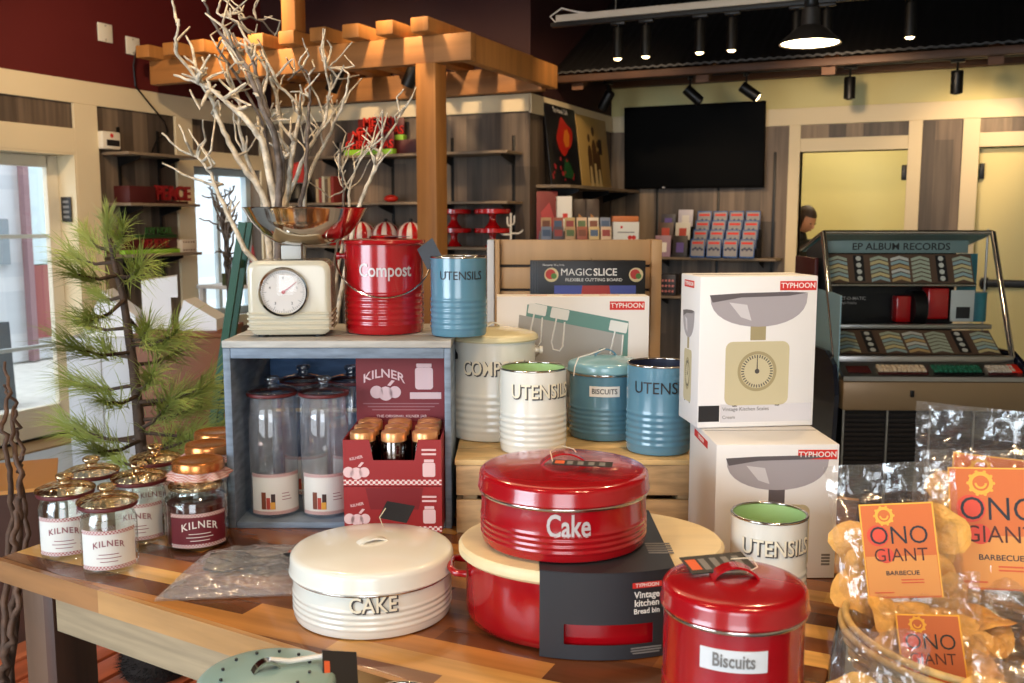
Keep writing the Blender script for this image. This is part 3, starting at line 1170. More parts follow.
b.plate([(v.x, v.y) for v in top + mirror], .0015, Matrix.Translation((0, 0, .1358)))
sl = b.done('card_sleeve', m_sleeve, bb_, smooth=False)


def sleeve_frame(a, z):
    p = oval(a, k=.0128)
    n_ = Vector((math.cos(a) / sx, math.sin(a) / sy, 0)).normalized()
    xax = Vector((-n_.y, n_.x, 0))
    return Matrix(((xax.x, 0, n_.x, p.x), (xax.y, 0, n_.y, p.y), (0, 1, 0, z), (0, 0, 0, 1)))


zt = lambda dz: sleeve_frame(R(-71), dz)
printed('logo_block', rrect(.047, .0085, .0005), zt(.1165), mat('logo red', (206, 42, 32), .6), sl, .0008)
letter('TYPHOON', .0078, zt(.1165) @ Matrix.Translation((0, 0, .0008)), m_whitep, sl, .01, 1.0, .0004)
for s_, z_, sz in (('Vintage', .101, .0145), ('kitchen', .088, .0145), ('Bread bin', .0755, .0115)):
    letter(s_, sz, zt(z_), m_whitep, sl, .015, .95, .0006)
for k, w in enumerate((.05, .05, .044)):
    printed('small_print', rrect(w, .0022, .0008), zt(.018 - .004 * k), m_taggrey, sl, .0005)
tp = B()
for k in range(5):
    tp.plate([(.085, .03 + .011 * k), (.125, .03 + .011 * k), (.125, .036 + .011 * k), (.085, .036 + .011 * k)], .0004, Matrix.Translation((0, -.115, .1374)))
tp.done('top_print', m_taggrey, sl, smooth=False)

# red cake tin standing on the wooden lid
cz = TZ + .001 + .1385
p = Vector((-.583, 1.452, cz))
t_ = thing('red_cake_tin', 'red enamel cake tin standing on the bread bin lid', 'cake tin', p, facing(p))
body(t_, .136, .087, m_en_red, m_lin_white, (.06, .55, 4))
rim(t_, .1375, .085, m_chrome, .0028, sq=1.3)
lid(t_, .1395, .087, .031, m_en_red, .006)
strap(t_, .123, .018, .075, .018, m_en_red, R(8))
letter_round('Cake', .050, .1362, .058, m_silver, t_, -PI / 2 + .06, .018, .66, .0008)
tag_card(t_, .096, .022, Matrix.Translation((.03, -.045, .1345)) @ Matrix.Rotation(R(-8), 4, 'Z') @ Matrix.Rotation(R(7), 4, 'X'), strings=[(-.018, -.04, .137), (-.022, -.015, .147), (-.005, .005, .152), (.016, .0, .148), (.02, -.006, .144)])

# red biscuit tin at the front corner
p = Vector((-.242, 1.189, TZ + .001))
p = Vector((-.243, 1.185, TZ + .001))
t_ = thing('red_biscuit_tin', 'tall red enamel biscuit tin with white name plate and black tag', 'biscuit tin', p, facing(p))
body(t_, .0875, .180, m_en_red, m_lin_white, (.04, .5, 6))
rim(t_, .0885, .1765, m_chrome, .0026, sq=1.3)
lid(t_, .0905, .179, .030, m_en_red, .004)
strap(t_, .2125, .02, .058, .016, m_en_red, R(14))
b = B()
b.patch(.0879, .128, .155, -PI / 2 + .02 - .46, -PI / 2 + .02 + .46, 20, .0009)
pl_ = b.done('name_plate', mat('white enamel plate', (214, 214, 214), .4), t_, smooth=False)
letter_round('Biscuits', .0235, .0890, .1415, m_taggrey, pl_, -PI / 2 + .02, .02, .72, .0005)
tag_card(t_, .088, .042, Matrix.Translation((-.022, .022, .2215)) @ Matrix.Rotation(R(28), 4, 'Z') @ Matrix.Rotation(R(10), 4, 'X'), strings=[(-.005, .03, .226), (.02, .012, .236), (.028, .0, .229), (.015, -.004, .222)])


# utensil pots
def pot(px, h, z, r, ht, m, lining, label, style, size=.026, da=0.0, p=None, dz=.118):
    p = p or col(px, h, z)
    t_ = thing('utensil_pot', label, 'utensil pot', p, facing(p), 'utensil pots')
    body(t_, r, ht, m, lining, (.05, .5, 6))
    rim(t_, r - .001, ht, m_chrome, .0024)
    if style == 'shade':
        shadow_text(t_, 'UTENSILS', size, r + .0002, dz, -PI / 2 + da, .8)
    else:
        letter_round('UTENSILS', size, r + .0001, dz, m_inkblk if style == 'dark' else m_ink, t_, -PI / 2 + da, 0, .9, .0006)
    return t_


pot(769, 0, 0, .0625, .172, m_en_cream, m_lin_green, 'cream utensil pot with pale green inside, behind the red biscuit tin', 'shade', .037, .30, Vector((-.276, 1.614, TZ + .001)), .128)
pot(533, 2.095, PT, .0725, .182, m_en_cream, m_lin_green, 'cream utensil pot with pale green inside on the pine crate', 'shade', .043, .34, dz=.136)
pot(658, 2.09, PT, .0705, .192, m_en_blue, m_lin_navy, 'blue utensil pot with dark inside on the pine crate', 'dark', .036, .16, dz=.146)
u3 = pot(459, 2.13, CT, .0615, .172, m_en_blue, m_lin_navy, 'blue utensil pot on top of the weathered blue crate', 'dark', .026, .10, dz=.133)
tag_card(u3, .045, .055, Matrix.Translation((-.062, .01, .178)) @ Matrix.Rotation(R(-30), 4, 'Z') @ Matrix.Rotation(R(80), 4, 'X') @ Matrix.Rotation(R(35), 4, 'Z'), False, lines=False)

# blue biscuit canister
p = col(604, 2.24, PT)
t_ = thing('blue_biscuit_canister', 'blue lidded biscuit canister with white name plate between two utensil pots', 'biscuit canister', p, facing(p))
body(t_, .0825, .152, m_en_blue, m_lin_navy, (.05, .52, 6))
rim(t_, .0835, .152, m_chrome, .0026, sq=1.3)
lid(t_, .0865, .154, .024, mat('light blue enamel lid', (120, 164, 174), .25, coat=.5), .012)
strap(t_, .189, .014, .05, .014, m_en_blue, R(15))
b = B()
b.patch(.0829, .104, .128, -PI / 2 - .42, -PI / 2 + .42, 18, .0009)
pl_ = b.done('name_plate', m_whitep, t_, smooth=False)
letter_round('BISCUITS', .0165, .0840, .116, m_ink, pl_, -PI / 2, .01, .9, .0004)
B().tube([(.0, -.01, .205), (-.03, -.04, .197), (-.06, -.055, .19), (-.068, -.07, .17), (-.07, -.072, .15)], .0014, 6).done('string', m_whitep, t_)


# compost pails
def pail(p, r, ht, m, lining, label, name):
    t_ = thing(name, label, 'compost pail', p, facing(p))
    body(t_, r, ht, m, lining, (.05, .48, 6))
    rim(t_, r, ht, m_chrome, .0024)
    for s_ in (-1, 1):
        B().lathe([(0, 0), (.006, 0), (.006, .010), (.009, .011), (.009, .018), (0, .019)], 16, Matrix.Translation((s_ * (r - .001), 0, ht * .86)) @ Matrix.Rotation(s_ * PI / 2, 4, 'Y')).done('handle_lug', m, t_)
    return t_


p = col(493, 2.25, PT)
t_ = pail(p, .0995, .232, m_en_cream, m_lin_white, 'tall cream compost pail with lid and side lugs on the pine crate', 'cream_compost_pail')
lid(t_, .1045, .227, .016, mat('ivory enamel lid', (226, 214, 172), .25, coat=.5), .012)
strap(t_, .252, .012, .04, .012, m_en_cream, R(30))
shadow_text(t_, 'COMPOST', .046, .0995, .166, -PI / 2 + .05, .70)
pts = [(.1125 * math.cos(a), -.012 + .0 * a, .1875 + .085 * math.sin(a)) for a in [PI + PI * k / 20 for k in range(21)]]
pts = [(x, .03 * math.sin(PI * k / 20), z) for k, (x, y, z) in enumerate(pts)]
pts = [(.114 * math.cos(PI * k / 24), .114 * math.sin(PI * k / 24) * .99, .200 - .05 * math.sin(PI * k / 24)) for k in range(25)]
B().tube(pts, .0022, 8).done('wire_handle', m_chrome, t_)
tag_card(t_, .062, .075, Matrix.Translation((-.108, -.035, .215)) @ Matrix.Rotation(R(-26), 4, 'Z') @ Matrix.Rotation(R(64), 4, 'X') @ Matrix.Rotation(R(12), 4, 'Z'), False, lines=False)
p = col(385, 2.2, CT)
t_ = pail(p, .0885, .2, m_en_red, m_lin_white, 'red compost pail with drooping wire handle on the blue crate', 'red_compost_pail')
lid(t_, .092, .1985, .01, m_en_red, .004)
B().lathe([(0, .2115), (.03, .2115), (.034, .2135), (.03, .217), (0, .219)], 32).done('lid_knob', m_en_red, t_)
pts = []
for k in range(29):
    a = PI * k / 28
    x = .107 * math.cos(a)
    th = math.acos(max(-1, min(1, x / .107)))
    pts.append((x, -.094 * math.sin(th) - .003 * math.sin(th), .172 - .088 * math.sin(a)))
B().tube(pts, .0021, 8).done('wire_handle', m_chrome, t_)
letter_round('Compost', .041, .0886, .142, m_silver, t_, -PI / 2 + .03, .012, .78, .0008)
tag_card(t_, .055, .02, Matrix.Translation((.03, -.03, .2145)) @ Matrix.Rotation(R(-5), 4, 'Z'), False)

# pale teal pail lid in front of the table, on a low bench
bench = thing('low_bench', 'plain low wooden bench in front of the display table', 'bench', (-.72, .72, 0), R(5))
B().box(-.55, .55, -.22, .22, .735, .765, .004).done('seat', m_apron, bench)
for sx_ in (-.48, .48):
    for sy_ in (-.17, .17):
        B().box(sx_ - .03, sx_ + .03, sy_ - .03, sy_ + .03, 0, .7345, .003).done('leg', m_leg, bench)
p = at(266, 666, 1.0)
p.z = .7655
t_ = thing('teal_compost_tin', 'pale teal tin with ring of small holes in its lid', 'tin', p, facing(p))
body(t_, .087, .2, m_en_teal, m_lin_navy, (.05, .5, 5))
ld = lid(t_, .0905, .2, .022, m_en_teal, .008)
for k in range(12):
    hb = B()
    a = 2 * PI * k / 12 + .2
    hb.lathe([(0, .2295), (.0022, .2295), (.0022, .2270), (0, .2270)], 10, Matrix.Translation((.058 * math.cos(a), .058 * math.sin(a), 0)))
    hb.done('vent_hole', m_tagblk, ld)
strap(t_, .2295, .014, .034, .012, m_chrome, R(15))
B().tube([(.005, .0, .243), (.03, .006, .235), (.062, .012, .2335), (.078, .012, .234)], .0035, 6).done('ribbon', m_whitep, t_)
tag_card(t_, .05, .07, Matrix.Translation((.095, -.012, .212)) @ Matrix.Rotation(R(28), 4, 'Z') @ Matrix.Rotation(R(52), 4, 'X') @ Matrix.Rotation(R(-20), 4, 'Z'), True, lines=False)
p2 = at(400, 706, .925)
p2.z = .7655
t_ = thing('steel_rimmed_tin', 'small dark tin with pale rim beside the teal tin', 'tin', p2 + Vector((.0, .0, 0)), facing(p2))
body(t_, .05, .168, m_en_teal, m_lin_navy, (.05, .5, 5))
rim(t_, .05, .168, m_chrome, .003)

# ------------------------------------------------------------------ kitchen scale on the blue crate
p = col(294.5, 2.16, CT)
m_scale = mat('stone enamel', (198, 189, 166), .25, coat=.4)
sc = thing('kitchen_scale', 'cream retro kitchen scale with steel bowl on the blue crate', 'kitchen scale', p, YAW + R(6))


def scale_body(par):
    t = bmesh.new()
    prof = rrect(.176, .16, .022, 0, .085, 6)
    b = B()
    n = len(prof)
    layers = []
    for y, s in ((-.068, .93), (-.074, .975), (-.068, 1.0), (.065, 1.0), (.072, .97)):
        pass
    rows = []
    for y, ins in ((-.075, .012), (-.074, .006), (-.068, .0), (.065, .0), (.074, .006), (.075, .012)):
        rows.append([b.bm.verts.new((x * (1 - ins / .088), y, .085 + (z - .085) * (1 - ins / .08))) for x, z in prof])
    for r0_, r1_ in zip(rows, rows[1:]):
        for k in range(n):
            b.bm.faces.new((r0_[k], r0_[(k + 1) % n], r1_[(k + 1) % n], r1_[k]))
    b.bm.faces.new(rows[0][::-1])
    b.bm.faces.new(rows[-1])
    return b.done('body', m_scale, par, ang=40)


scale_body(sc)
b = B()
for k in range(4):
    z = .018 + k * .011
    b.tube([(-.0892, .05, z), (-.0892, -.066, z), (-.083, -.0745, z), (.083, -.0745, z), (.0892, -.066, z), (.0892, .05, z)], .0032, 8)
b.done('rib', m_scale, sc)
for sx_ in (-.06, .06):
    for sy_ in (-.05, .05):
        B().lathe([(0, 0), (.012, 0), (.012, .0055), (0, .0055)], 14, Matrix.Translation((sx_, sy_, 0))).done('foot', m_black, sc)
DM = Matrix.Translation((-.012, -.0752, .098)) @ Matrix.Rotation(PI / 2, 4, 'X')
dl = B().lathe([(0, .001), (.048, .001), (.048, 0), (0, 0)], 48, DM).done('dial', mat('white dial', (214, 206, 198), .4), sc)
B().lathe([(.048, -.001), (.052, 0), (.054, .005), (.052, .009), (.048, .006)], 48, DM).done('dial_ring', m_chrome, sc)
b = B()
for k in range(60):
    a = 2 * PI * k / 60
    r0_ = .036 if k % 5 == 0 else .041
    mm = DM @ Matrix.Rotation(a, 4, 'Z')
    b.plate([(r0_, -.0004), (.045, -.0004), (.045, .0004), (r0_, .0004)], .0003, mm @ Matrix.Translation((0, 0, .00105)))
b.done('dial_marks', m_ink, dl, smooth=False)
for k, s_ in enumerate(('0', '1', '2', '3', '4')):
    a = PI / 2 - 2 * PI * k / 5
    letter(s_, .008, DM @ Matrix.Translation((.03 * math.cos(a), .03 * math.sin(a), .00105)), m_ink, dl, .02, 1, .0003)
b = B()
b.plate([(-.004, -.0016), (.036, -.0005), (.036, .0005), (-.004, .0016)], .0006, DM @ Matrix.Rotation(R(38), 4, 'Z') @ Matrix.Translation((0, 0, .0022)))
b.lathe([(0, .0034), (.004, .0032), (.004, .0014), (0, .0014)], 14, DM)
b.done('pointer', mat('red pointer', (170, 40, 36), .4), dl, smooth=False)
B().lathe([(0, .0078), (.046, .0066), (.0475, .006)], 40, DM).done('dial_glass', thin_glass('dial glass', (1, 1, 1), .8), sc)
b = B().box(-.022, .022, -.02, .02, .1655, .197, .003)
b.done('neck', mat('white plastic neck', (206, 200, 190), .4), sc)
# deep oval steel bowl
prof = [(0, .1975), (.04, .1975), (.066, .204), (.092, .223), (.114, .250), (.128, .275), (.1315, .2785), (.131, .2795), (.127, .2785), (.111, .253), (.089, .2265), (.064, .2075), (.04, .2015), (0, .2015)]
bw = B().lathe(prof, 64, Matrix.Translation((.032, 0, 0)), sx=1.05, sy=.9).done('bowl', mat('mirror steel bowl', (214, 204, 190), .08, 1), sc, ang=50)

# ------------------------------------------------------------------ scale cartons
m_carton = mat('white carton', (230, 226, 222), .5)
m_cartonside = m_carton
m_logored = mat('logo red', (206, 42, 32), .6)
m_pgrey = mat('printed steel grey', (166, 158, 160), .4)
m_pgreyd = mat('printed dark grey', (96, 88, 90), .4)
m_pbeige = mat('printed stone', (196, 184, 148), .5)
m_pbeiged = mat('printed stone shade', (160, 146, 108), .5)


def logo(par, m, w=.04, hh=.011, s='TYPHOON'):
    lg = printed('logo_block', rrect(w, hh, .0004), m, m_logored, par, .0005)
    letter(s, hh * .80, m @ Matrix.Translation((0, 0, .0005)), m_whitep, lg, .012, 1.0, .0003)
    return lg


def scale_picture(par, M, k=1.0, half=False, dark=False):
    """printed picture of a scale: steel bowl, neck, body, dial"""
    bowl = [(-.082, .0)]
    for j in range(1, 16):
        a = PI * j / 16
        bowl.append((-.082 * math.cos(a) * (1 if abs(math.cos(a)) < .8 else 1), -.052 * math.sin(a) ** .8))
    bowl.append((.082, .002))
    sx_ = .45 if half else 1.0
    T = M @ Matrix.Diagonal((k * sx_, k, 1, 1))
    pic = printed('picture_bowl', bowl, T @ Matrix.Translation((0, .075, 0)), m_pgrey, par, .0004)
    printed('picture_rim', [(-.083, .0), (-.078, -.012), (-.03, -.004), (.05, -.002), (.083, .003), (.05, .0045), (-.03, .003)], T @ Matrix.Translation((0, .075, .0004)), m_pgreyd, pic, .0002)
    printed('picture_highlight', [(-.05, -.012), (-.02, -.016), (-.012, -.042), (-.03, -.036)], T @ Matrix.Translation((0, .075, .0004)), mat('printed highlight', (206, 200, 200), .4), pic, .0002)
    printed('picture_neck', [(-.013, .0), (.013, .0), (.013, .025), (-.013, .025)], T @ Matrix.Translation((0, .001, 0)), m_pgreyd if dark else m_pbeiged, par, .00035)
    bd = printed('picture_body', rrect(.108, .105, .012, 0, -.0535), T, m_pbeige, par, .0004)
    b = B()
    ringplate(b, .028, .033, 0, -.05, .0002, T @ Matrix.Translation((0, 0, .0004)), 40)
    b.done('picture_dial_ring', m_pbeiged, bd, smooth=False)
    b = B()
    for j in range(36):
        a = 2 * PI * j / 36
        b.plate([(.022, -.0009), (.027, -.0009), (.027, .0009), (.022, .0009)], .0002, T @ Matrix.Translation((0, -.05, .0004)) @ Matrix.Rotation(a, 4, 'Z'))
    b.plate([(-.001, 0), (.001, 0), (.0006, .022), (-.0006, .022)], .0002, T @ Matrix.Translation((0, -.05, .0004)))
    b.plate(disc(.004, 0, 0, 14), .0003, T @ Matrix.Translation((0, -.05, .0004)))
    b.done('picture_dial_marks', m_ink, bd, smooth=False)
    printed('picture_foot', [(-.04, -.108), (-.032, -.108), (-.032, -.1045), (-.04, -.1045)], T, m_ink, bd, .0003)
    printed('picture_foot', [(.032, -.108), (.04, -.108), (.04, -.1045), (.032, -.1045)], T, m_ink, bd, .0003)


def carton(p, rot, w, d, h, label, lower):
    t_ = thing('scale_carton', label, 'carton', p, rot, 'kitchen scale cartons')
    B().box(0, w, 0, d, 0, h, .002).done('box', m_carton, t_)
    b = B()
    b.box(.004, w - .004, d / 2 - .001, d / 2 + .001, h, h + .0006)
    b.done('top_seam', m_taggrey, t_, smooth=False)
    logo(t_, front(w - .040, h - .019, -.0001), .074 if not lower else .072, .018)
    k = 1.2 if not lower else 1.15
    zc = h * .575 if not lower else h * .56
    xc = w * .5
    scale_picture(t_, front(xc, zc, -.0001), k, False, lower)
    # side face (towards local -x)
    MSide = Matrix.Translation((-.0001, d * .55, 0)) @ Matrix.Rotation(-PI / 2, 4, 'Z') @ UPRIGHT
    if not lower:
        scale_picture(t_, MSide @ Matrix.Translation((0, h * .5, 0)), 1.0, True)
    logo(t_, MSide @ Matrix.Translation((.0, h - .018, 0)), d * .5, .014)
    if not lower:
        printed('black_panel', [(.002, .012), (.044, .012), (.044, .044), (.002, .044)], front(0, 0, -.0001), m_tagblk, t_, .0004)
        printed('caption_band', [(.046, .010), (w - .004, .010), (w - .004, .046), (.046, .046)], front(0, 0, -.0001), mat('pale grey band', (206, 202, 204), .6), t_, .0003)
        letter('Vintage Kitchen Scales', .0105, front(.05, .036, -.0005), m_taggrey, t_, 0, 1, .0003, 'LEFT')
        letter('Cream', .0095, front(.05, .020, -.0005), m_taggrey, t_, 0, 1, .0003, 'LEFT')
    else:
        b = B()
        for k_ in range(4):
            b.plate(rrect(.016, .004, .0005, 0, -.006 * k_), .0003, front(w - .018, .045, -.0001))
        b.done('small_print', m_taggrey, t_, smooth=False)
    return t_


ca = col(713, 1.73, TZ)
lower_rot = YAW + R(1)
pl0 = Vector((ca.x, ca.y, TZ + .001))
carton(pl0, lower_rot, .226, .24, .254, 'white kitchen scale carton standing on the table, under another carton', True)
cb_ = col(697, 1.865, TZ + .2575)
carton(Vector((cb_.x, cb_.y, TZ + .001 + .254 + .0015)), YAW + R(7), .237, .125, .297, 'white kitchen scale carton on top, with whole scale printed on it', False)

# white carton with hooks picture behind the canisters
tc = col(497, 2.375, PT)
tcx = thing('hook_rack_carton', 'long white carton with green and grey picture behind the canisters', 'carton', tc, YAW + R(1))
CW, CD, CH = .376, .075, .315
B().box(0, CW, 0, CD, 0, CH, .002).done('box', m_carton, tcx)
logo(tcx, front(CW - .055, CH - .023, -.0001), .086, .021)
b = B()
for k in range(3):
    b.plate(rrect(.05, .006, .001, .10 + .09 * k, CD / 2), .0004, Matrix.Translation((0, 0, CH)))
b.done('top_print', m_logored, tcx, smooth=False)
pic = printed('picture_board', [(.075, CH - .02), (.095, CH - .017), (.325, CH - .062), (.322, CH - .25), (.05, CH - .25)], front(0, 0, -.0001), mat('printed sea green', (96, 140, 132), .5), tcx, .0004)
printed('picture_shade', [(.055, CH - .045), (.31, CH - .095), (.312, CH - .25), (.04, CH - .25)], front(0, 0, -.0006), mat('printed grey', (160, 158, 154), .5), pic, .0003)
m_pw = mat('printed white', (224, 224, 220), .5)
for x, z in ((.10, CH - .032), (.155, CH - .043), (.30, CH - .075)):
    b = B()
    b.plate(rrect(.045, .026, .003, 0, 0), .0004, front(x, z, -.001, 0, R(-11)))
    pts = [(-.008, -.01), (-.020, -.07), (-.016, -.088), (.0, -.092), (.008, -.08), (.012, -.02)]
    b.tube([Vector((x + a, -.0016, z + c)) for a, c in pts], .0022, 6)
    b.done('picture_hook', m_pw, pic, smooth=False)
b = B()
for k in range(6):
    b.plate(rrect(.09 - .008 * (k % 2), .004, .001, .33 - .06, CH - .16 - .014 * k), .0003, front(0, 0, -.0001))

# ================================================================== JARS
m_glass = thin_glass('jar glass', (.93, .96, .94), 1.25, .02, .05)
m_glassd = thin_glass('tall jar glass', (.94, .96, .98), 1.4, .03, .07, 0, 40, .07)  # slight diffuse white stands in for pale reflections on the jars
m_lidglass = thin_glass('lid glass', (.84, .70, .52), 1.3, .12, .26, .6, 60, 0, (1, .78, .48))  # golden reflections of the warm lamps put into tint and gloss colour
m_gasket = mat('dark red seal', (92, 26, 26), .5)
m_copper = mat('copper lid', (214, 136, 76), .25, .8)
m_labelw = mat('label paper', (222, 218, 210), .6)
m_labelred = mat('dark red label', (104, 22, 34), .55)
m_ging = checker('red gingham', (150, 40, 48), (226, 216, 208), .0032)
m_gingbig = checker('red gingham cloth', (176, 60, 52), (230, 218, 206), .004)
m_scrib = mat('pale maroon print', (150, 96, 100), .6)


def jar_shell(par, r, h, neck, m=None, seg=40):
    prof = [(0, .004), (r - .012, .003), (r - .006, .0), (r - .001, .004), (r, .012), (r, h * .80), (r - .003, h * .86), (neck, h * .94), (neck, h), (neck - .003, h), (neck - .003, h * .95), (r - .006, h * .85), (r - .004, h * .86)]
    return B().lathe(prof, seg).done('glass_body', m or m_glass, par, ang=60)


def glass_lid(par, r, z, m=None):
    B().lathe([(r - .004, z + .002), (r, z + .002), (r + .001, z + .005), (r, z + .0085), (r - .004, z + .009), (r - .006, z + .005)], 40, closed=True).done('seal', m_gasket, par)
    return B().lathe([(r - .001, z + .0095), (r + .003, z + .0115), (r + .002, z + .014), (r * .84, z + .019), (r * .5, z + .0225), (.014, z + .024), (.011, z + .027), (.012, z + .031), (.017, z + .035), (.017, z + .041), (.012, z + .044), (0, z + .0445)], 40).done('glass_lid', m or m_lidglass, par, ang=60)


def kilner_label(par, r, z0, z1, a, half, red=False, pictures=False):
    b = B()
    b.patch(r + .0006, z0, z1, a - half, a + half, 24, .0005)
    lb = b.done('label', m_labelred if red else m_labelw, par, smooth=False)
    for zz in ((z0, z0 + .0075), (z1 - .0075, z1)):
        b = B()
        b.patch(r + .0012, zz[0], zz[1], a - half, a + half, 24, .0003)
        b.done('gingham_band', m_ging, lb, smooth=False)
    hh = z1 - z0
    if pictures:
        for k, (da, w, h0, c) in enumerate(((-.55, .010, .038, (120, 60, 36)), (-.36, .008, .026, (176, 60, 44)), (-.16, .009, .034, (60, 36, 30)), (-.18, .010, .016, (222, 160, 60)))):
            b = B()
            b.patch(r + (.0013 if k < 3 else .0018), z0 + .012, z0 + .012 + h0, a + da - w / 2 / r, a + da + w / 2 / r, 4, .0003)
            b.done('printed_bottle', mat('bottle print %d' % k, c, .5), lb, smooth=False)
        b = B()
        for k in range(3):
            b.patch(r + .0013, z0 + hh * .35 + .007 * k, z0 + hh * .35 + .0015 + .007 * k, a + .2, a + .62 - .06 * k, 6, .0003)
        b.done('small_print', m_scrib, lb, smooth=False)
    else:
        letter_round('KILNER', .0165 if not red else .021, r + .0012, z0 + hh * .68, m_whitep if red else m_scrib, lb, a, .012, .95, .0004, arch=6 if red else 7, spacing=1.15)
        b = B()
        for k in range(3):
            w = (.30, .42, .34)[k]
            b.patch(r + .0012, z0 + hh * .2 + .007 * k, z0 + hh * .2 + .0014 + .007 * k, a - w, a + w, 8, .0003)
        b.done('small_print', m_whitep if red else m_scrib, lb, smooth=False)
    return lb


def kilner_jar(p, r, h, label, a=0.0, loc=True):
    t_ = thing('kilner_jar', label, 'jar', p, facing(p), 'small glass jars at the table corner')
    jar_shell(t_, r, h, r - .006)
    glass_lid(t_, r + .002, h - .002)
    kilner_label(t_, r, .012, .087, -PI / 2 + a, 1.05)
    return t_


z0 = TZ + .001
kj = kilner_jar(Vector((-1.455, 1.300, z0)), .0515, .122, 'small glass jar at the front of the corner group, with a full white label', -.05)
for (px, py, lbl) in ((69, 553, 'small glass jar nearest the table end, beside the frontmost labelled jar'), (142, 538, 'small glass jar just behind the frontmost labelled jar, beside the red label jar'),
                      (95, 531, 'small glass jar behind the one nearest the table end'), (158, 515, 'small glass jar in the last row, its knob before the pine needles')):
    p = at(px, py, z0)
    dup(kj, p, facing(p) - .1, lbl)


def cloth_jar(p, r, h, label):
    t_ = thing('preserve_jar', label, 'jar', p, facing(p), 'jars with gingham cloth covers')
    jar_shell(t_, r, h, r - .012)
    B().lathe([(0, .006), (r - .006, .006), (r - .005, .012), (r - .005, h * .55), (r - .008, h * .56), (0, h * .56)], 32).done('dark_filling', mat('dark jam', (70, 20, 16), .3), t_)
    # cloth cover with frilled skirt
    b = B()
    uvl = b.bm.loops.layers.uv.verify()
    n, prev = 96, None
    rn = r - .008
    for k in range(n + 1):
        a = 2 * PI * k / n
        w = .005 * math.sin(a * 11) + .003 * math.sin(a * 7 + 1)
        g = [(.0, h + .012), (rn, h + .012), (rn + .002, h + .008), (rn - .001, h - .006), (rn + .014 + w, h - .022 + w * .4)]
        vs = [b.bm.verts.new((q * math.cos(a), q * math.sin(a), z)) for q, z in g]
        if prev:
            for i in range(4):
                f = b.bm.faces.new((prev[i], vs[i], vs[i + 1], prev[i + 1]))
                for lp in f.loops:
                    c = lp.vert.co
                    lp[uvl].uv = (c.x * 1.0, c.y + c.z * .7)
        prev = vs
    bmesh.ops.remove_doubles(b.bm, verts=b.bm.verts[:], dist=.0001)
    b.done('cloth_cover', m_gingbig, t_, ang=60)
    B().lathe([(rn - .001, h - .008), (rn + .0035, h - .007), (rn + .0035, h + .008), (rn + .001, h + .0125), (rn - .01, h + .0135), (rn - .014, h + .0125), (0, h + .0130), (0, h + .0121), (rn - .001, h + .0121)], 40).done('copper_lid', m_copper, t_)
    return t_


p = Vector((-1.408, 1.482, z0))
rj = thing('labelled_jar', 'large clear jar with dark red label at the corner of the blue crate', 'jar', p, facing(p))
jar_shell(rj, .0625, .118, .05)
kilner_label(rj, .0625, .008, .078, -PI / 2 + .08, .95, True)
B().lathe([(0, .006), (.057, .006), (.0575, .012), (.0575, .088), (0, .088)], 32).done('dark_filling', mat('dark jam', (70, 20, 16), .3), rj)
B().lathe([(.046, .1185), (.053, .119), (.054, .123), (.050, .1275), (.03, .131), (0, .132)], 40).done('glass_lid', m_lidglass, rj, ang=60)
cj = None
for px, py, lbl in ((198, 457, 'copper lidded jar with gingham cloth directly behind the red labelled jar'), (209, 441, 'copper lidded jar with gingham cloth, second along the side of the blue crate'), (217, 429, 'copper lidded jar with gingham cloth, farthest back along the blue crate')):
    q = at(px, py, 1.09)
    q.z = z0
    if cj is None:
        cj = cloth_jar(q, .0575, .152, lbl)
    else:
        dup(cj, q, facing(q), lbl)


# tall storage jars in the blue crate
def tall_jar(p, label):
    t_ = thing('tall_storage_jar', label, 'jar', p, facing(p), 'tall storage jars inside the blue crate')
    r, h = .0525, .262
    jar_shell(t_, r, h, r - .004, m_glassd)
    glass_lid(t_, r + .002, h + .001, thin_glass('tall lid glass', (.72, .74, .76), 1.6, .03, .12))
    kilner_label(t_, r, .008, .098, -PI / 2 + .08, 1.15, False, True)
    return t_


CR = Matrix.Rotation(YAW, 4, 'Z')
cbase = Vector((bc0.x, bc0.y, TZ + .0155))


def in_crate(x, y):
    return cbase + CR @ Vector((x, y, 0))


tj = tall_jar(in_crate(.083, .075), 'tall glass jar in front in the blue crate, against its side board')
dup(tj, in_crate(.197, .075), facing(in_crate(.197, .075)), 'tall glass jar in front in the blue crate, next to the red display carton')
dup(tj, in_crate(.118, .235), facing(in_crate(.118, .235)), 'tall glass jar at the back of the blue crate, by its side board')
dup(tj, in_crate(.232, .235), facing(in_crate(.232, .235)), 'tall glass jar at the back of the blue crate, second from its side board')
dup(tj, in_crate(.345, .265), facing(in_crate(.345, .265)), 'tall glass jar at the back of the blue crate, half hidden')

# ------------------------------------------------------------------ red display cartons
m_maroon = mat('maroon carton', (124, 26, 34), .5)
m_redcart = mat('red carton', (150, 30, 30), .5)
m_pinkw = mat('pale pink print', (226, 190, 188), .6)
m_copperlid = mat('small copper lid', (232, 164, 108), .32, .6)
DWd, DDp, DHh = .203, .185, .098


def apple(b, M, s=1.0):
    for (x, y, r) in ((-.012, 0, .0085), (0, -.002, .0095), (.012, .0, .008)):
        b.plate(disc(r * s, x * s, y * s, 16), .0004, M)
    b.plate([(.002 * s, .009 * s), (.008 * s, .016 * s), (.012 * s, .015 * s), (.006 * s, .008 * s)], .0004, M)


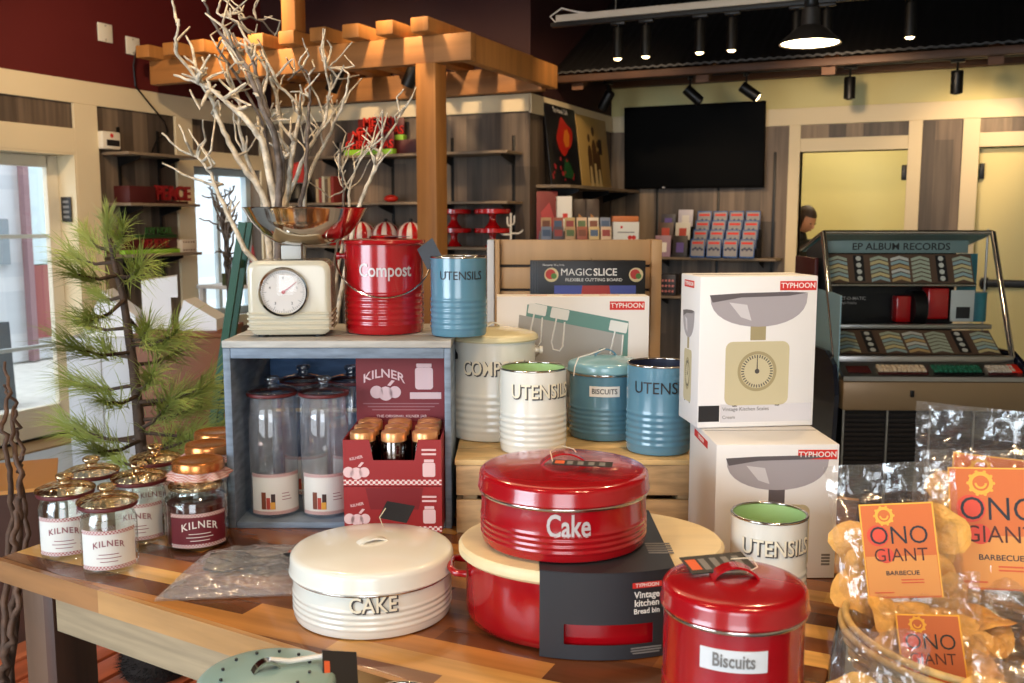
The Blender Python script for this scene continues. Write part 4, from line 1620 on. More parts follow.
def open_front(par, sealed):
    """carton with a low cut-out in its front wall"""
    e_ = .003
    wall = []
    B().box(0, DWd, 0, DDp, 0, e_).done('bottom', m_redcart, par)
    B().box(0, e_, .0, DDp, e_, DHh).done('side', m_redcart, par)
    B().box(DWd - e_, DWd, .0, DDp, e_, DHh).done('side', m_redcart, par)
    B().box(e_, DWd - e_, DDp - e_, DDp, e_, DHh).done('back', m_redcart, par)
    b = B()
    if sealed:
        b.plate([(e_, e_), (DWd - e_, e_), (DWd - e_, DHh), (e_, DHh)], e_, front(0, 0, e_))
    else:
        b.plate([(e_, e_), (DWd - e_, e_), (DWd - e_, DHh), (DWd - .048, DHh), (DWd - .056, .055), (.062, .055), (.054, DHh), (e_, DHh)], e_, front(0, 0, e_))
    fr = b.done('front', m_redcart, par, smooth=False)
    b = B()
    apple(b, front(.027, .030, -.0001), 1.35)
    b.done('fruit_print', m_pinkw, fr, smooth=False)
    b = B()
    b.plate(rrect(.026, .030, .004, DWd - .026, .035), .0004, front(0, 0, -.0001))
    b.plate(rrect(.020, .006, .001, DWd - .026, .054), .0004, front(0, 0, -.0001))
    b.done('jar_print', m_pinkw, fr, smooth=False)
    letter('KILNER', .0085, front(.027, .06, -.0001, 0, R(12)), m_pinkw, fr, .01, 1, .0004)
    b = B()
    for k in range(2):
        b.plate(rrect(.03, .004, .001, DWd - .026, .068 + .009 * k), .0004, front(0, 0, -.0001))
    b.done('small_print', m_pinkw, fr, smooth=False)
    # gingham strip
    bb = B()
    uvl = bb.bm.loops.layers.uv.verify()
    vs = [bb.bm.verts.new((x, -.0006, z)) for x, z in ((0, .003), (DWd, .003), (DWd, .014), (0, .014))]
    f = bb.bm.faces.new(vs)
    ex = bmesh.ops.extrude_face_region(bb.bm, geom=[f])
    for v in ex['geom']:
        if isinstance(v, bmesh.types.BMVert):
            v.co.y += .0005
    for f in bb.bm.faces:
        for lp in f.loops:
            lp[uvl].uv = (lp.vert.co.x, lp.vert.co.z)
    bb.done('gingham_strip', checker('carton gingham', (176, 60, 60), (232, 214, 208), .0055), fr, smooth=False)
    return fr


dc = in_crate(.263, -.075)
dc.z = TZ + .0152
lowc = thing('jar_carton', 'closed red jar carton under the open display carton', 'carton', dc, YAW, 'red jar cartons')
open_front(lowc, True)
B().box(.003, DWd - .003, .003, DDp - .003, DHh - .003, DHh).done('top', m_redcart, lowc)
printed('tear_flap', [(.055, .05), (.155, .05), (.165, .0965), (.045, .0965)], front(0, 0, -.0001), mat('dark red flap', (122, 20, 24), .5), lowc, .0004)
up_ = dc + Vector((0, 0, DHh + .0012))
upc = thing('jar_carton', 'open red display carton of mini jars with printed header card', 'carton', up_, YAW, 'red jar cartons')
open_front(upc, False)
hd = B().box(.0, DWd, DDp + .0002, DDp + .0032, .02, .252).done('header_card', m_maroon, upc)
HY = DDp
b = B()
for k in range(24):
    b.plate([(.006 + k * .0085, .243), (.010 + k * .0085, .243), (.010 + k * .0085, .2485), (.006 + k * .0085, .2485)], .0004, front(0, 0, HY))
b.done('edge_print', m_pinkw, hd, smooth=False)
# arched name
b = B()
b.mesh(text_mesh('KILNER', .027, .015, 1.05, .0004), None)
for v in b.bm.verts:
    x, y, d = v.co
    v.co = (x, y - 6.5 * x * x, d)
for v in b.bm.verts:
    v.co = front(.062, .207, HY) @ v.co
b.done('lettering', m_pinkw, hd, smooth=False)
b = B()
apple(b, front(.066, .165, HY), 1.7)
b.done('fruit_print', m_pinkw, hd, smooth=False)
b = B()
b.plate(rrect(.04, .05, .007, .152, .196), .0004, front(0, 0, HY))
b.plate(rrect(.034, .008, .001, .152, .2255), .0004, front(0, 0, HY))
b.done('jar_print', m_pinkw, hd, smooth=False)
printed('caption_plate', rrect(.07, .015, .001, .155, .157), front(0, 0, HY), m_pinkw, hd, .0004)
b = B()
for k in range(3):
    b.plate(rrect(.17 - .02 * k, .0026, .0008, .10, .139 - .007 * k), .0004, front(0, 0, HY))
b.done('small_print', m_scrib, hd, smooth=False)
letter('THE ORIGINAL KILNER JAR', .0085, front(.101, .110, HY), m_pinkw, hd, .01, 1.1, .0004)
# mini jars: three columns, four rows
mj = None
names = ['front', 'middle', 'back']
cols_ = ['next to the tall glass jars', 'in the middle column', 'next to the pine crate']
for j in range(3):
    for i in range(3):
        x, y = .0365 + .065 * i, .034 + .056 * j
        q = up_ + CR @ Vector((x, y, .0035))
        lbl = 'mini copper-lidded jar in the open red carton, %s row, %s' % (names[j], cols_[i])
        if mj is None:
            mj = thing('mini_jar', lbl, 'jar', q, YAW, 'mini jars in the red carton')
            B().lathe([(0, 0), (.0225, 0), (.0255, .003), (.0255, .080), (.022, .088), (.022, .094), (.0205, .094), (.0205, .088), (.024, .079), (.024, .004), (0, .002)], 24).done('glass_body', thin_glass('mini jar glass', (.7, .62, .56), 1.4, .03, .1), mj, ang=60)
            B().lathe([(.0250, .086), (.0268, .087), (.0268, .102), (.025, .106), (.018, .107), (.015, .1095), (.0, .110)], 24).done('copper_lid', m_copperlid, mj, ang=50)
            B().lathe([(0, .003), (.0225, .003), (.0225, .06), (0, .06)], 20).done('dark_filling', mat('dark jam', (70, 20, 16), .3), mj)
        else:
            dup(mj, q, YAW, lbl)

# ------------------------------------------------------------------ flat plastic package
m_poly = thin_glass('clear polythene', (.97, .97, .98), 1.2, .15, .03, .35, 45, .12)
pk = thing('plastic_package', 'flat clear plastic bag with dark folded item and grey card beside jars', 'package', at(246, 573, TZ + .001), YAW + R(2))
b = B()


def film_sheet(b, W_, D_, f, nx=36, ny=30):
    g = [[b.bm.verts.new(f(-1 + 2 * i / nx, -1 + 2 * j / ny)) for j in range(ny + 1)] for i in range(nx + 1)]
    for i in range(nx):
        for j in range(ny):
            b.bm.faces.new((g[i][j], g[i + 1][j], g[i + 1][j + 1], g[i][j + 1]))


def pk_top(u, v):
    tpr = 1.0 if v > -.2 else 1 - (-.2 - v) * .0
    x = u * .112 * (1.02 - .12 * v) + (-.0 if v < -.5 else 0) * (1 + 0 * u)
    y = v * .125 + .01 * u
    z = .004 + .030 * max(0, (1 - u * u)) ** .6 * max(0, (1 - v * v)) ** .6 + .007 * noise.noise(Vector((u * 4, v * 4, 1))) * (1 - max(abs(u), abs(v)) ** 4)
    return Vector((x, y, max(.001, z)))


film_sheet(b, .2, .2, pk_top)
b.done('film', m_poly, pk, ang=25)
b = B()
film_sheet(b, .2, .2, lambda u, v: Vector((pk_top(u, v).x, pk_top(u, v).y, .0006)), 6, 6)
b.done('film_underside', m_poly, pk)
# dark folded item + grey card inside
B().box(-.085, .11, .058, .115, .0015, .006, .002).done('grey_card', mat('grey card', (134, 128, 124), .6), pk)
cardp = B().box(.06, .10, .095, .108, .0062, .0068).done('price_label', m_tagor, pk)
B().box(-.075, -.02, .066, .082, .0062, .0068).done('paper_label', m_whitep, pk)
for k in range(4):
    pts = [(-.075 + .19 * i / 10, .038 - .014 * k + .008 * math.sin(i * .7 + k * 1.3), .017 + .005 * math.sin(i * .9 + k)) for i in range(11)]
    B().ribbon(pts, .017, .005, (0, 1, .25)).done('dark_fold', mat('slate plastic', (26, 29, 38), .35), pk, ang=60)

# ------------------------------------------------------------------ basket table and basket
m_basket = mat('pale cane', (206, 170, 106), .5, var=.25, vscale=30)
bt = thing('black_side_table', 'black table beside the display table under the snack basket', 'table', (.33, 1.55, 0))
BTZ = .86
B().box(-.445, .5, -.6, .75, BTZ - .04, BTZ, .004).done('tabletop', mat('black tabletop', (22, 19, 18), .4), bt)
for x in (-.40, .45):
    for y in (-.55, .70):
        B().box(x - .03, x + .03, y - .03, y + .03, 0, BTZ - .0405, .003).done('leg', m_black, bt)
bk = at(996, 622, 1.0)
bk.z = BTZ + .001
bkt = thing('wicker_basket', 'round pale cane basket full of snack bags', 'basket', bk)
BRm, BHt = .208, .118
b = B()
n, rows = 120, 12
prev = None
for j in range(rows + 1):
    z = .008 + (BHt - .012) * j / rows
    r_ = .165 + (BRm - .165) * (j / rows) ** .8
    for q in (0,):
        pts = []
        for k in range(n + 1):
            a = 2 * PI * k / n
            w = .0035 * math.cos(a * 20 + PI * (j % 2))
            pts.append(((r_ + w) * math.cos(a), (r_ + w) * math.sin(a), z))
        b.tube(pts, .0058, 6, cap=False)
b.done('woven_side', m_basket, bkt)
b = B()
for k in range(40):
    a = 2 * PI * k / 40
    b.tube([((.165 - .002) * math.cos(a), .163 * math.sin(a), .004), ((BRm - .004) * math.cos(a), (BRm - .004) * math.sin(a), BHt - .006)], .003, 6)
b.done('stake', m_basket, bkt)
for dz, rr in ((0, .006), (.012, .0055)):
    pts = [((BRm + .004 - dz * .4) * math.cos(2 * PI * k / 96), (BRm + .004 - dz * .4) * math.sin(2 * PI * k / 96), BHt + dz) for k in range(97)]
    B().tube(pts, rr, 8, cap=False).done('rim_hoop', m_basket, bkt, ang=80)
B().lathe([(0, 0), (.168, 0), (.168, .007), (0, .007)], 40).done('basket_base', m_basket, bkt)

# ------------------------------------------------------------------ snack bags
m_film = thin_glass('crinkled clear film', (.99, .98, .96), .8, .13, .03, .28, 30, .03)
m_chip = mat('golden crisp', (234, 172, 86), .6, var=.25, vscale=40, bump=.4, bscale=90)
m_card = mat('orange snack card', (210, 104, 28), .5)
m_cardlow = mat('amber snack card', (224, 148, 62), .5)
m_cardbrown = mat('brown snack card', (196, 98, 44), .5)
m_spot = mat('red orange print', (222, 70, 34), .5)
m_ylw = mat('yellow print', (240, 176, 52), .5)


def crisp(par, p, r, rot, seedv):
    """puffed curved snack cracker"""
    b = B()
    rnd = random.Random(seedv)
    n, m_ = 5, 20
    rings = []
    ph = rnd.uniform(0, 6)
    for side in (1, -1):
        grid = []
        for j in range(1, n + 1):
            f = j / n
            ring = []
            for k in range(m_):
                a = 2 * PI * k / m_
                rr = r * f * (1 + .12 * math.sin(3 * a + ph) + .06 * math.sin(5 * a))
                z = .35 * r * (f * f) * math.cos(2 * a + ph) * .6 + side * .10 * r * math.sqrt(max(0, 1 - f * f)) + .05 * r * math.sin(a * 4 + f * 6)
                ring.append((rr * math.cos(a), rr * math.sin(a), z))
            grid.append(ring)
        c = b.bm.verts.new((0, 0, side * .1 * r))
        vr = [[b.bm.verts.new(q) for q in ring] for ring in grid]
        for k in range(m_):
            b.bm.faces.new((c, vr[0][k], vr[0][(k + 1) % m_]))
            for j in range(n - 1):
                b.bm.faces.new((vr[j][k], vr[j + 1][k], vr[j + 1][(k + 1) % m_], vr[j][(k + 1) % m_]))
    bmesh.ops.remove_doubles(b.bm, verts=b.bm.verts[:], dist=.0004)
    return b.done('crisp', m_chip, par, p, rot, ang=70)


def snack_bag(p, rot, w, h, label, card=True, seedv=1, thick=.035, cw=None, ccol=None, cz=None, sub='BARBECUE', nchips=7, cardy=None):
    """clear pillow bag; local x across, z up the bag, -y its face"""
    rnd = random.Random(seedv)
    t_ = thing('snack_bag', label, 'snack bag', p, rot, 'clear snack bags in and around the basket')
    cw = cw or w * .60
    nx, nz = 30, 36

    def sheet(sgn):
        def f(u, v):
            x = u * w / 2 * (1 - .05 * (1 - v * v))
            z = h / 2 + v * h / 2
            bl = max(0, 1 - u * u) ** .5 * max(0, min(1, (.72 - v) * 2.6)) ** .6 * max(0, min(1, (1 + v) * 4)) ** .6
            y = sgn * (-.001 - thick * bl)
            n1 = noise.noise(Vector((u * 3.2 + seedv, v * 3.6, sgn * 3.0)))
            n2 = noise.noise(Vector((u * 9 + seedv, v * 8, sgn * 7.0)))
            y += (.010 * n1 + .006 * n2) * (1 - abs(u) ** 6) * (.55 + .45 * (v > .5))
            if v > .6:
                y += .012 * math.sin(u * 7 + seedv) * (v - .6) * 2.5
            x += .004 * n2
            return Vector((x, y, z))
        return f
    b = B()
    film_sheet(b, w, h, sheet(1), nx, nz)
    b.done('film_front', m_film, t_, ang=30)
    b = B()
    film_sheet(b, w, h, sheet(-1), nx, nz)
    b.done('film_back', m_film, t_, ang=30)
    for k in range(nchips):
        r_ = rnd.uniform(.030, .043)
        x = (-.30 + .6 * ((k % 2) + rnd.uniform(-.12, .12))) * w * .9
        z = h * (.08 + .62 * (k + .5) / nchips)
        crisp(t_, (x, rnd.uniform(-.008, .012), z), r_, (R(90) + rnd.uniform(-.5, .5), rnd.uniform(-.4, .4), rnd.uniform(-.4, .4)), seedv * 50 + k)
    if card:
        ch_ = cw * 1.32
        cz = cz if cz is not None else h * .36
        y0 = cardy if cardy is not None else -thick - .004
        M = front(0, cz, y0)
        b = B()
        b.plate(rrect(cw, ch_, .002), .0008, M)
        cd = b.done('snack_card', ccol or m_card, t_, smooth=False)
        z1 = Matrix.Translation((0, 0, .0008))
        printed('card_lower', [(-cw / 2 + .003, -ch_ / 2 + .003), (cw / 2 - .003, -ch_ / 2 + .003), (cw / 2 - .003, -ch_ * .06), (-cw / 2 + .003, -ch_ * .06)], M @ z1, m_cardlow if ccol is None else ccol, cd, .0002)
        b = B()
        e_ = .0022
        for q in ([(-cw / 2, -ch_ / 2), (-cw / 2 + e_, -ch_ / 2), (-cw / 2 + e_, ch_ / 2), (-cw / 2, ch_ / 2)], [(cw / 2 - e_, -ch_ / 2), (cw / 2, -ch_ / 2), (cw / 2, ch_ / 2), (cw / 2 - e_, ch_ / 2)],
                  [(-cw / 2 + e_, ch_ / 2 - e_), (cw / 2 - e_, ch_ / 2 - e_), (cw / 2 - e_, ch_ / 2), (-cw / 2 + e_, ch_ / 2)]):
            b.plate(q, .0003, M @ z1)
        b.done('card_border', m_ylw, cd, smooth=False)
        b = B()
        z2 = Matrix.Translation((0, 0, .0010))
        b.plate(disc(cw * .15, -cw * .28, ch_ * .16, 20), .0002, M @ z2)
        b.plate(disc(cw * .11, -cw * .20, -ch_ * .05, 20), .0002, M @ z2)
        b.done('red_spot', m_spot, cd, smooth=False)
        b = B()
        z3 = Matrix.Translation((0, 0, .0012))
        ex, ey = -cw * .17, ch_ * .37
        ringplate(b, cw * .085, cw * .125, ex, ey, .0003, M @ z3, 24)
        ringplate(b, cw * .040, cw * .062, ex, ey, .0003, M @ z3, 12, PI, 2 * PI)
        for k in range(10):
            a = 2 * PI * k / 10
            b.plate(disc(cw * .018, ex + cw * .128 * math.cos(a), ey + cw * .128 * math.sin(a), 8), .0003, M @ z3)
        b.done('ring_emblem', m_ylw, cd, smooth=False)
        z4 = M @ Matrix.Translation((0, 0, .0013))
        letter('ONO', cw * .36, z4 @ Matrix.Translation((0, ch_ * .15, 0)), m_inkblk, cd, -.004, .92, .0003)
        letter('GIANT', cw * .26, z4 @ Matrix.Translation((0, -ch_ * .055, 0)), mat('brown print', (84, 40, 24), .6), cd, -.002, .92, .0003)
        letter(sub, cw * .085, z4 @ Matrix.Translation((0, -ch_ * .24, 0)), m_inkblk, cd, .01, 1.1, .0003)
        b = B()
        for k in range(3):
            b.plate(rrect(cw * (.30 if k < 2 else .26), cw * .018, .0004, cw * (.12 if k < 2 else -.27), -ch_ * (.31 + .03 * k if k < 2 else .44)), .0002, z4)
        b.done('small_print', m_tagor, cd, smooth=False)
    return t_


def bag_at(px, py, h, tilt, roll, yaw=YAW):
    p = pyz(px, py, h)
    return p, (Matrix.Rotation(yaw, 4, 'Z') @ Matrix.Rotation(tilt, 4, 'X') @ Matrix.Rotation(roll, 4, 'Y')).to_euler()


def stand(px, h, z, tilt, roll, yaw):
    return col(px, h, z), (Matrix.Rotation(yaw, 4, 'Z') @ Matrix.Rotation(tilt, 4, 'X') @ Matrix.Rotation(roll, 4, 'Y')).to_euler()


p, r_ = stand(912, 1.40, .885, R(-17), R(-7), YAW - R(16))
snack_bag(p, r_, .195, .33, 'clear snack bag with orange card standing at the basket edge nearest the cartons', seedv=3, cw=.107, cz=.196, nchips=12)
p, r_ = stand(1003, 1.44, .885, R(-14), R(-4), YAW - R(20))
snack_bag(p, r_, .215, .34, 'clear snack bag with the largest orange card, upright in the basket', seedv=5, cw=.142, cz=.218, nchips=12)
p, r_ = stand(975, 1.56, .885, R(-8), R(3), YAW - R(18))
snack_bag(p, r_, .25, .385, 'crinkled clear snack bag tallest at the back of the basket', seedv=8, cw=.13, cz=.222, nchips=12)
p, r_ = stand(936, 1.31, .885, R(-36), R(-5), YAW - R(16))
snack_bag(p, r_, .17, .20, 'clear snack bag with brown card lying low inside the basket rim', seedv=11, cw=.088, ccol=m_cardbrown, cz=.072, nchips=9, thick=.022)
p, r_ = stand(1010, 1.28, .91, R(-56), R(12), YAW - R(24))
snack_bag(p, r_, .19, .20, 'clear snack bag of loose golden crackers without card, lying in the basket', card=False, seedv=14, nchips=10, thick=.03)
p, r_ = stand(884, 1.12, BTZ + .003, R(-8), R(-4), YAW - R(16))
snack_bag(p, r_, .12, .215, 'small clear bag standing outside the basket, below its rim', card=False, seedv=17, nchips=3, thick=.02)
p, r_ = stand(1010, 1.12, BTZ + .003, R(-10), R(5), YAW - R(24))
snack_bag(p, r_, .13, .175, 'clear bag with round pale cracker outside the basket at its front', card=False, seedv=21, nchips=5, thick=.022)

# ================================================================== BACKGROUND FITTINGS
m_shelf = mat('grey shelf board', (126, 108, 88), .5, var=.15, vscale=4, stretch=(2, 10, 10))
m_shelfl = mat('shelf front edge', (128, 114, 96), .5)
m_shinyred = mat('glossy red', (176, 16, 20), .2, coat=.4)


def shelf(x0, x1, y0, y1, z, label, brackets, standards, wall, round_end=False):
    t_ = thing('wall_shelf', label, 'shelf', ((x0 + x1) / 2, (y0 + y1) / 2, z), 0, 'boarded wall shelves')
    M = Matrix.Translation((-(x0 + x1) / 2, -(y0 + y1) / 2, -z))
    B().box(x0, x1, y0, y1, z - .022, z, .004, M).done('board', m_shelf, t_)
    for q in brackets:
        b = B()
        if wall == 'y':
            pts = [(0, -.02), (0, -.1), (.24, -.04), (.24, -.02)]
            mm = M @ Matrix.Translation((q, y1, z - .002)) @ Matrix(((0, 0, 1, 0), (-1, 0, 0, 0), (0, 1, 0, 0), (0, 0, 0, 1)))
            b.plate(pts, .006, mm)
        elif wall == 'x-':   # wall at small x
            b.plate([(0, -.02), (0, -.1), (.22, -.04), (.22, -.02)], .006, M @ Matrix.Translation((x0, q, z - .002)) @ Matrix.Rotation(PI / 2, 4, 'X'))
        b.done('bracket', m_black, t_, smooth=False)
    return t_


def standard(x, y, z0, z1, label, ax='y'):
    o = B().box(-.012, .012, -.012, 0, z0, z1, .001).done('shelf_upright', m_black, None, (x, y, 0), 0 if ax == 'y' else R(90))
    tag(o, label, 'shelf upright', 'black slotted shelf uprights')


for z, w in ((2.124, 'top'), (1.733, 'middle'), (1.37, 'bottom')):
    shelf(-5.15 if z > 2 else -5.6, -3.26, 6.9, YM, z, w + ' grey shelf on the middle wall behind the pergola post', [-5.04, -4.48, -3.9, -3.34], [], 'y')
for x, w in ((-5.04, 'nearest the window'), (-4.48, 'second from the window'), (-3.9, 'just beyond the pergola post'), (-3.34, 'nearest the wall corner')):
    standard(x, YM - .0005, .6, 2.26, 'black slotted shelf upright on the middle wall, ' + w)
for z, w in ((2.085, 'top empty'), (1.712, 'middle'), (1.33, 'lower')):
    shelf(XL, XL + .27, 5.34, 6.06, z, w + ' grey shelf on the wall beside the glazed door', [5.5, 5.9], [], 'x-')
for y, w in ((5.5, 'nearer the door'), (5.9, 'nearer the window')):
    standard(XL + .0005, y, .7, 2.28, 'black slotted shelf upright on the door wall, ' + w, 'x')
# corner shelf on the return wall
cs = thing('corner_shelf', 'grey shelf with rounded end under the two large posters', 'shelf', (XS, 8.1, 1.87), 0, 'boarded wall shelves')
b = B()
b.plate([(0, -.78), (.18, -.78), (.27, -.70), (.30, -.5), (.30, 1.04), (0, 1.04)], .024, Matrix.Translation((.0005, 0, -.024)))
b.done('board', m_shelf, cs, smooth=False)
for y in (-.45, .3, .85):
    b = B()
    b.plate([(0, -.024), (0, -.12), (.25, -.05), (.25, -.024)], .006, Matrix.Translation((.001, y, 0)) @ Matrix.Rotation(PI / 2, 4, 'X'))
    b.done('bracket', m_black, cs, smooth=False)
cs2 = thing('corner_shelf', 'grey shelf below the posters carrying the card rack', 'shelf', (XS, 8.1, 1.40), 0, 'boarded wall shelves')
b = B()
b.plate([(0, -.78), (.30, -.78), (.33, -.5), (.33, 1.04), (0, 1.04)], .024, Matrix.Translation((.0005, 0, -.024)))
b.done('board', m_shelf, cs2, smooth=False)
for z, w in ((1.242, 'upper'), (.877, 'lower')):
    t_ = shelf(-2.80, -1.53, 8.85, YR, z, w + ' grey shelf on the rear wall below the TV', [-2.6, -1.7], [], 'y')
for x, w in ((-2.72, 'left of the disc cases'), (-2.13, 'behind the disc cases')):
    standard(x, YR - .0005, .5, 1.9, 'black slotted shelf upright under the TV, ' + ('nearest the corner' if x < -2.5 else 'behind the disc cases'))
standard(-1.62, YR - .0005, .9, 2.2, 'black slotted shelf upright beside the TV, nearest the open doorway')

# ------------------------------------------------------------------ TV
tv = thing('wall_tv', 'large black flat TV tilted slightly on the boarded rear wall', 'TV', (-2.365, YR - .03, 2.27), (R(3), 0, 0))
B().box(-.665, .665, -.075, -.03, -.385, .385, .008).done('casing', mat('TV casing', (8, 7, 7), .6, spec=.05), tv)
B().box(-.65, .65, -.0765, -.0752, -.365, .372).done('screen', mat('TV screen', (3, 3, 3), .5, spec=.05), tv)
B().box(-.2, .2, -.0295, .02, -.15, .15).done('wall_bracket', m_black, tv)
printed('badge', rrect(.035, .008, .002), front(-.27, -.374, -.0752), m_silver, tv)


# ------------------------------------------------------------------ posters on the corner shelf
def poster(y0, y1, h, label, bg, build):
    """picture board leaning against the return wall, facing +x"""
    w = y1 - y0
    t_ = thing('picture_board', label, 'picture', (XS + .10, (y0 + y1) / 2, 1.8705), (0, 0, PI / 2))
    TL = Matrix.Rotation(R(-6.5), 4, 'X')
    B().box(-w / 2, w / 2, 0, .008, 0.0012, h, .001, TL).done('board', bg, t_)
    build(t_, w, h, TL)
    return t_


def PF(TL, x, z, k=0):
    return TL @ front(x, z, -.0001 - .0007 * k)


def build_p1(t_, w, h, TL):
    m_a = mat('sunset red print', (196, 36, 24), .4)
    blob = [(.16 * math.cos(a) * (1 + .25 * math.sin(2 * a + .5)), .15 * math.sin(a) * (1 + .2 * math.cos(3 * a))) for a in [2 * PI * k / 30 for k in range(30)]]
    g = printed('red_sky', blob, PF(TL, .05, h * .60), m_a, t_)
    printed('orange_glow', [(-.06, .0), (-.01, .08), (.05, .10), (.09, .05), (.06, -.05), (-.02, -.06)], PF(TL, .07, h * .56, 1), mat('orange sunset print', (236, 130, 40), .4), g)
    printed('green_slope', [(-.12, -.10), (-.05, .05), (.04, .03), (.12, -.06), (.12, -.12)], PF(TL, .06, h * .26), mat('dark green print', (30, 84, 44), .4), t_)
    for k in range(14):
        printed('flower_print', disc(random.uniform(.012, .024), random.uniform(-w / 2 + .03, w / 2 - .05), random.uniform(-.09, .09), 10), PF(TL, -.02, h * .20, 1), mat('pink flower print', (176, 40, 52), .4), t_, .0005 + .00003 * k)
    letter('The Hawaii Calls', .062, PF(TL, 0, h * .90, 1), m_whitep, t_, 0, .8)


def build_p2(t_, w, h, TL):
    m_f = mat('sepia figure print', (88, 58, 30), .5)
    b = B()
    for x, s in ((-.12, 1.0), (0, 1.15), (.10, .9)):
        b.plate(disc(.032 * s, x, .42 * s * h / .6 + .0, 16, 1, 1.2), .0005, PF(TL, 0, 0))
        b.plate([(x - .055 * s, .05), (x + .055 * s, .05), (x + .05 * s, .34 * s), (x + .02, .39 * s), (x - .02, .39 * s), (x - .05 * s, .34 * s)], .0006, PF(TL, 0, 0))
    b.done('figure_print', m_f, t_, smooth=False)
    b = B()
    for x, s in ((-.12, 1.0), (0, 1.15), (.10, .9)):
        b.plate([(x - .04, .02), (x + .045, .02), (x + .02, .2 * s), (x - .025, .2 * s)], .0005, PF(TL, 0, 0, 1))
    b.done('pale_print', mat('pale sepia print', (226, 200, 140), .5), t_, smooth=False)
    printed('dark_panel', [(.12, .32), (.21, .32), (.21, .46), (.12, .46)], PF(TL, 0, 0, 1), mat('dark sepia print', (42, 30, 24), .5), t_)


poster(7.42, 8.10, .70, 'large dark poster with red sunset leaning on the corner shelf', mat('near black poster', (22, 20, 24), .35), build_p1)
poster(8.13, 8.90, .65, 'large sepia poster of figures leaning at the far end of the corner shelf', mat('sepia poster', (196, 160, 92), .45), build_p2)


# ------------------------------------------------------------------ goods under the posters
def upright_card(name, label, cat, px, h, z, w, hh, m, rz=YAW, d=.02, lean=-8, prints=(), group=None):
    p = col(px, h, z)
    t_ = thing(name, label, cat, p, (Matrix.Rotation(rz, 4, 'Z') @ Matrix.Rotation(R(lean), 4, 'X')).to_euler(), group)
    B().box(-w / 2, w / 2, 0, d, 0.0015, hh, .0015).done('cover', m, t_)
    for k, (nm, pts, mm) in enumerate(prints):
        printed(nm, pts, front(0, 0, -.0001 - .0003 * k), mm, t_)
    return t_


Z2 = 1.4005
H2 = 7.55
upright_card('picture_book', 'tall red picture book standing under the posters', 'book', 547, 7.9, Z2, .17, .42, mat('red book', (116, 18, 22), .5), prints=(('figure_print', [(-.03, .08), (.05, .06), (.06, .2), (.02, .33), (-.05, .25)], mat('rose print', (166, 48, 48), .5)), ('blue_print', [(-.07, .02), (.07, .02), (.05, .08), (-.06, .09)], mat('blue print', (60, 90, 120), .4))))
upright_card('white_card', 'white greeting card standing beside the red picture book', 'card', 564, 7.9, Z2, .13, .38, m_whitep, prints=(('heart_print', [(-.01, .2), (.03, .2), (.03, .24), (-.01, .24)], m_logored),))
for px, lbl in ((580, 'dark picture book behind the card rack, nearer the white card'), (592, 'dark picture book behind the card rack, farther from the white card')):
    upright_card('picture_book', lbl, 'book', px, 8.05, Z2, .12, .36, mat('dark book', (52, 34, 28), .4), prints=(('gold_print', [(-.03, .06), (.035, .05), (.03, .2), (-.01, .24)], mat('gold print', (168, 112, 52), .5)),))
cr_ = thing('card_rack', 'low tiered rack of small picture cards under the posters', 'rack', col(578, 7.62, Z2), YAW)
for k in range(2):
    B().box(-.30, .26, -.05 - .07 * k, .0 - .07 * k, 0, .10 - .07 * k).done('tier', m_shelf, cr_)
pal = [(190, 150, 110), (206, 196, 180), (160, 90, 70), (120, 130, 150), (196, 170, 120), (90, 80, 90), (210, 180, 150)]
for k in range(2):
    for i in range(6):
        q = Vector(cr_.location) + CR @ Vector((-.25 + .092 * i, -.03 - .07 * k, .1015 - .07 * k))
        o = B().box(-.04, .04, 0, .004, 0, .105, .001).done('picture_card', mat('card stock %d' % ((i * 2 + k * 3) % 7), pal[(i * 2 + k * 3) % 7], .5), None, q, (R(-12), 0, YAW))
        printed('picture', rrect(.06, .05, .002, 0, .055), front(0, 0, -.0001), mat('card print %d' % ((i + k) % 4), [(120, 70, 50), (70, 90, 120), (150, 60, 60), (90, 110, 70)][(i + k) % 4], .5), o)
        tag(o, 'picture card, %s row of the card rack, %s from the red book' % (('back', 'front')[k], ('first', 'second', 'third', 'fourth', 'fifth', 'sixth')[i]), 'card', 'picture cards in the rack')
wb = thing('gift_box', 'white box with red heart and orange top beside the card rack', 'box', col(625, 7.62, Z2), YAW)
B().box(-.10, .10, -.06, .06, 0, .17, .002).done('box', m_whitep, wb)
B().box(-.105, .095, -.06, .06, .171, .215, .004).done('orange_pack', mat('orange pack', (206, 116, 58), .5), wb)
b = B()
for x in (.03, .06):
    b.plate(disc(.017, x, .05, 14), .0005, front(0, 0, -.0601))
b.plate(disc(.01, -.035, .13, 12), .0005, front(0, 0, -.0601))
b.done('heart_print', m_logored, wb, smooth=False)
b = B()
b.plate(rrect(.13, .008, .002, 0, .09), .0005, front(0, 0, -.0601))
b.done('small_print', m_taggrey, wb, smooth=False)

